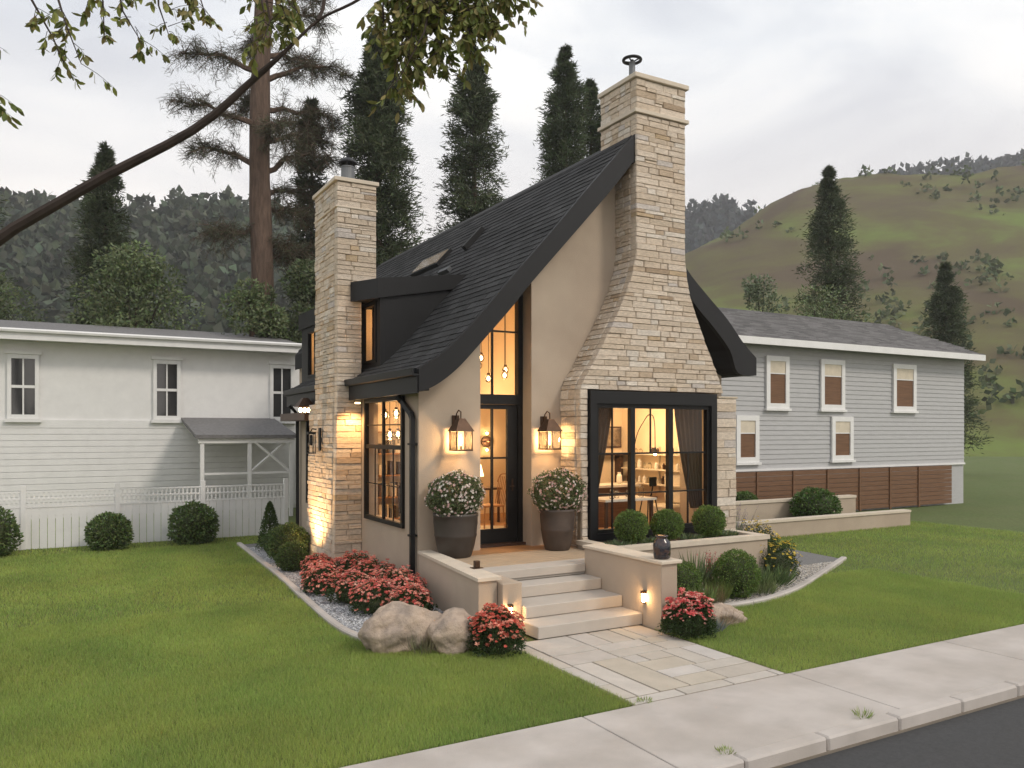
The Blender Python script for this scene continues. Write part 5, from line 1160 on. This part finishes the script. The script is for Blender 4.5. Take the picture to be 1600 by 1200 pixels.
# near tree whose leaves hang into the top of the view
def neartree():
    t = thing('overhanging_tree', 'near tree whose dark branch and broad green leaves hang across the top left', 'tree', (-1.2, 9.4, 0))
    MB().tube(catmull([(-1.25, 9.5, -.05), (-1.2, 9.45, 1.2), (-1.15, 9.4, 2.4), (-1.5, 9.5, 4.2), (-1.6, 9.6, 6.8)], 4), [.26] * 5 + [.22] * 5 + [.17] * 5 + [.12, .1], 12).build('trunk', 'bark', t, smooth=True)
    lm = [(-1.15, 9.4, 2.5), (-.77, 9.17, 3.98), (.17, 8.41, 4.7), (1.06, 7.67, 5.19), (1.53, 7.29, 5.62), (1.71, 7.08, 5.78), (1.98, 6.92, 6.07), (2.21, 6.68, 6.17), (2.6, 6.34, 6.38), (3.16, 6.02, 6.5)]
    c = catmull(lm, 4); mb = MB().tube(c, [max(.012, .07 - .095 * i / len(c)) for i in range(len(c))], 8)
    mb.tube([(1.98, 6.92, 6.07), (2.03, 6.95, 6.19), (2.08, 6.98, 6.47), (2.1, 7.0, 6.9)], [.020, .018, .016, .01], 6)
    tw = [((2.49, 6.52, 6.36), (2.53, 6.38, 5.72)), ((2.6, 6.34, 6.3), (2.43, 6.32, 5.36)), ((2.77, 6.48, 6.42), (2.68, 6.41, 5.58)), ((2.87, 6.3, 6.36), (2.83, 6.21, 5.70)), ((2.97, 6.13, 6.3), (3.0, 6.0, 5.8)), ((3.16, 6.14, 6.39), (3.21, 6.0, 5.9)), ((3.23, 5.98, 6.33), (3.28, 5.84, 6.12)),
          ((2.66, 6.65, 6.42), (2.67, 6.53, 5.36)), ((2.83, 6.55, 6.42), (2.99, 6.35, 5.62)), ((2.96, 6.37, 6.36), (3.16, 6.14, 5.72)), ((2.48, 6.64, 6.36), (2.44, 6.54, 5.92)), ((2.74, 6.15, 6.2), (2.43, 6.21, 5.36)), ((3.13, 6.27, 6.42), (3.21, 6.11, 6.05)),
          ((2.7, 6.4, 6.5), (2.75, 6.3, 5.9)), ((2.55, 6.5, 6.5), (2.58, 6.4, 6.0)), ((2.9, 6.3, 6.5), (3.05, 6.2, 6.0)), ((2.6, 6.3, 6.4), (2.55, 6.25, 5.6)), ((2.8, 6.4, 6.5), (2.85, 6.25, 5.7)),
          ((1.66, 7.1, 6.36), (1.73, 6.95, 5.98)), ((1.56, 7.04, 6.25), (1.52, 6.95, 5.78)), ((1.8, 7.25, 6.47), (1.85, 7.11, 6.2)), ((1.6, 7.48, 6.53), (1.71, 7.31, 6.01)),
          ((-.2, 8.9, 6.6), (.1, 8.7, 5.9)), ((.5, 8.4, 6.7), (.7, 8.2, 6.1)), ((0, 8.4, 6.5), (.2, 8.2, 5.8)), ((1.0, 8.0, 6.8), (1.2, 7.8, 6.3)), ((-.6, 8.9, 6.2), (-.5, 8.7, 5.4)), ((.8, 7.9, 6.6), (.9, 7.8, 6.0)), ((-.9, 9.3, 6.6), (-.6, 9.0, 5.9)), ((.3, 8.6, 6.9), (.4, 8.5, 6.2))]
    r2 = random.Random(11); LP = []
    for i, (a, b) in enumerate(tw):
        a, b = Vector(a), Vector(b); m_ = a.lerp(b, .5) + Vector((r2.uniform(-.06, .06), r2.uniform(-.06, .06), 0)); mb.tube([a, m_, b], [.012, .008, .003], 5, cap=False)
        for s_ in range(16 if i < 18 else 8):
            f = r2.uniform(.05, 1); p = a.lerp(b, f); dd = Vector((r2.gauss(0, 1), r2.gauss(0, 1), r2.gauss(-.6, .5))).normalized() * r2.uniform(.08, .32); q = p + dd + Vector((0, 0, -.05))
            mb.tube([p, p.lerp(q, .5) + Vector((0, 0, .015)), q], [.004, .003, .0015], 3, cap=False)
            for w_ in range(9):
                c = p.lerp(q, r2.uniform(.2, 1)); LP.append((c, Vector((dd.x * 1.5 + r2.gauss(0, .4), dd.y * 1.5 + r2.gauss(0, .4), -.75 + r2.gauss(0, .35))).normalized(), r2.uniform(.065, .11)))
    mb.build('branches', 'twig', t)
    # leaf blade: pointed oval, slightly folded
    def leafm(colr):
        m = MB(); m.cur = colr; prof = [(0, 0), (.2, .16), (.5, .23), (.8, .13), (1, 0)]
        vs = [(0, 0, 0)] + [(u, s * w, .035) for u, w in prof[1:4] for s in (1, -1)] + [(u, 0, 0) for u, w in prof[1:4]] + [(1, 0, -.06)]
        m.add(vs, [(0, 7, 1), (0, 2, 7), (1, 7, 8, 3), (7, 2, 4, 8), (3, 8, 9, 5), (8, 4, 6, 9), (5, 9, 10), (9, 6, 10)]); return m
    cols = [(.17, .205, .045), (.12, .155, .035), (.25, .27, .065), (.16, .16, .05), (.24, .20, .07)]
    ms = [leafm(c).mesh('leaf', M['leaf'], True, True) for c in cols]
    def mat_of(p, d, s):
        y = d.cross(Vector((0, 0, 1)) + Vector((r2.gauss(0, .6), r2.gauss(0, .6), 0))).normalized(); z = d.cross(y)
        return Matrix(((d.x * s, y.x * s, z.x * s, p.x), (d.y * s, y.y * s, z.y * s, p.y), (d.z * s, y.z * s, z.z * s, p.z), (0, 0, 0, 1)))
    def vis(L_):
        p = L_[0]; Z = depth(p); u = (p.x * math.cos(HEAD) - p.y * math.sin(HEAD)) / Z * 1260 + 800; v = 675 - 1260 * (p.z - 2.5) / Z
        return 0 if (380 < u < 830 and v > -5) else 1
    LP.sort(key=lambda q: (vis(q), -q[2])); inv = -worldloc(t)
    for i, (p, d, s) in enumerate(LP[:280]):
        o = bpy.data.objects.new('leaf', ms[i % 5]); col.objects.link(o); o.parent = t; o.matrix_local = Matrix.Translation(inv) @ mat_of(p, d, s)
    restm = MB()
    for i, (p, d, s) in enumerate(LP[280:]):
        mt = mat_of(p, d, s); src = leafm(cols[r2.randrange(5)]); restm.cur = src.cur; restm.add([mt @ Vector(v) for v in src.v], src.f)
    restm.build('leaves', 'leaf', t, tint=True, smooth=True, kind='stuff')
neartree()

# ================================================================== hills
hz = MB().box(-330, 460, -8, 420, -1.2, 175).build('haze', bpy.data.materials.new('haze'), kind='stuff', cat='haze', label='thin pale evening haze in the air before the far hills')
hm = hz.data.materials[0]; hm.use_nodes = True; hm.node_tree.nodes.clear()
pv = N(hm.node_tree, 'ShaderNodeVolumePrincipled'); pv.inputs['Color'].default_value = (.93, .94, .96, 1); pv.inputs['Density'].default_value = .0006; pv.inputs['Anisotropy'].default_value = .2
hm.node_tree.links.new(pv.outputs[0], N(hm.node_tree, 'ShaderNodeOutputMaterial').inputs['Volume'])
def hillmat(name, a, b, c, sc_=.02):
    m = bpy.data.materials.new(name); m.use_nodes = True; t = m.node_tree; P = t.nodes['Principled BSDF']; P.inputs['Roughness'].default_value = .95; P.inputs['Specular IOR Level'].default_value = .1
    co = N(t, 'ShaderNodeTexCoord'); mp_ = N(t, 'ShaderNodeMapping'); mp_.inputs['Scale'].default_value = (1, 1, 2.2); mp_.inputs['Rotation'].default_value = (0, R(28), R(20))
    n = N(t, 'ShaderNodeTexNoise'); n.inputs['Scale'].default_value = sc_; n.inputs['Detail'].default_value = 9; n.inputs['Roughness'].default_value = .62; n.inputs['Distortion'].default_value = .4
    r = N(t, 'ShaderNodeValToRGB'); e = r.color_ramp.elements; e[0].position = .40; e[0].color = (*a, 1); e[1].position = .60; e[1].color = (*c, 1); k = e.new(.50); k.color = (*b, 1)
    t.links.new(co.outputs['Object'], mp_.inputs[0]); t.links.new(mp_.outputs[0], n.inputs[0]); t.links.new(n.outputs[0], r.inputs[0]); t.links.new(r.outputs[0], P.inputs['Base Color'])
    return m
def hill(name, ridge, mat, front=.45, rough=6, nx=150, ny=46, seed=0, bump=1.0):
    """ridge: world points (x,y,z) along the crest, slopes down toward the house and away"""
    R_ = catmull(ridge, 10); acc = [0]
    for a, b in zip(R_, R_[1:]): acc.append(acc[-1] + math.dist(a[:2], b[:2]))
    fx = [list(zip(acc, [p[k] for p in R_])) for k in range(3)]; V = []
    for i in range(nx):
        s = acc[-1] * i / (nx - 1); c = Vector([interp(s, fx[k]) for k in range(3)])
        for j in range(ny):
            t = j / (ny - 1) * 1.35; base = Vector((c.x * front, c.y * front, -3)); k = 1 - min(t, 1)
            if t <= 1: p = c.lerp(base, 1 - t) if False else Vector((base.x + (c.x - base.x) * t, base.y + (c.y - base.y) * t, base.z + (c.z - base.z) * (t ** 1.15)))
            else: p = Vector((c.x * (1 + (t - 1) * .5), c.y * (1 + (t - 1) * .5), c.z * (1 - (t - 1) * 1.2)))
            nn = noise.fractal(Vector((p.x, p.y, seed)) * .018, 1, 2, 6) * rough * (.25 + t * .9) + noise.noise(Vector((p.x, p.y, seed)) * .12) * rough * .10 * bump
            p.z += nn * math.sin(min(t, 1) * math.pi * .5) ; V.append(p[:])
    F = [(i * ny + j, (i + 1) * ny + j, (i + 1) * ny + j + 1, i * ny + j + 1) for i in range(nx - 1) for j in range(ny - 1)]
    mb = MB(); mb.add(V, F); return mb.build(name, mat, None, smooth=True, kind='structure')
HG = hillmat('hill_grass', (.105, .080, .052), (.125, .115, .052), (.15, .195, .055), .023)
HD = hillmat('hill_forest', (.045, .055, .058), (.06, .07, .072), (.075, .085, .085), .05)
def scrub(name, hillobj, n, size, base, label, zmin=0, flat=.9):
    me = hillobj.data; V0 = np.empty(len(me.vertices) * 3, np.float32); me.vertices.foreach_get('co', V0); V0 = V0.reshape(-1, 3)
    idx = nr.integers(0, len(V0), n * 4); P = V0[idx] + np.c_[nr.normal(0, 1.2, (n * 4, 2)), np.zeros(n * 4)]
    m = np.array([noise.noise(Vector((p[0] * .03, p[1] * .03, 4.0))) for p in P]) + nr.normal(0, .12, len(P)) > .05 if flat else np.ones(len(P), bool)
    P = P[m & (P[:, 2] > zmin)][:n]; n = len(P); k = 14
    C = (P[:, None, :] + unit(nr.normal(size=(n * k, 3))).reshape(n, k, 3) * (size * nr.uniform(.5, 1, (n, 1, 1))) * np.array([1, 1, 1.3]) + np.array([0, 0, size * .5])).reshape(-1, 3)
    br = np.repeat(nr.uniform(.7, 1.3, n), k)
    leaves(name, C, unit(nr.normal(size=C.shape) + np.array([0, 0, .5])), size * .8, size * 1.1, tints(n * k, base, .25) * br[:, None], mat='needle', kind='stuff', cat='scrub', label=label)
HL = hillmat('hill_woods', (.09, .10, .08), (.12, .13, .10), (.14, .14, .11), .05)
h1 = hill('hill', [(118, 164, 30), (129, 157, 43), (136, 153, 48), (144, 148, 53), (154, 143, 60), (172, 130, 64), (205, 100, 66), (240, 60, 60)], HG, .42, 5, seed=3)
h2 = hill('far_hill', [(235, 345, 85), (262, 333, 104), (285, 321, 115), (297, 315, 120), (313, 306, 122), (330, 295, 121), (380, 260, 135), (450, 200, 140)], HD, .6, 9, seed=9, bump=2.5)
h3 = hill('left_hill', [(-150, 220, 88), (-70, 250, 76), (-13, 260, 69), (25, 240, 65), (47, 226, 62), (54, 223, 58), (61, 218, 50), (72, 212, 38), (90, 205, 26), (120, 200, 18)], HL, .45, 5, seed=5, bump=2.5)
scrub('hill_scrub', h1, 420, 1.0, (.10, .125, .06), 'scattered dark scrub in the folds of the green hill at the right', zmin=4)
scrub('hill_forest', h2, 3800, 3.4, (.055, .065, .065), 'dark forest covering the farther hill behind the right roof', zmin=20, flat=0)
scrub('hill_forest', h3, 5200, 2.4, (.07, .085, .055), 'wooded slope of the dim hill at the left', zmin=6, flat=0)
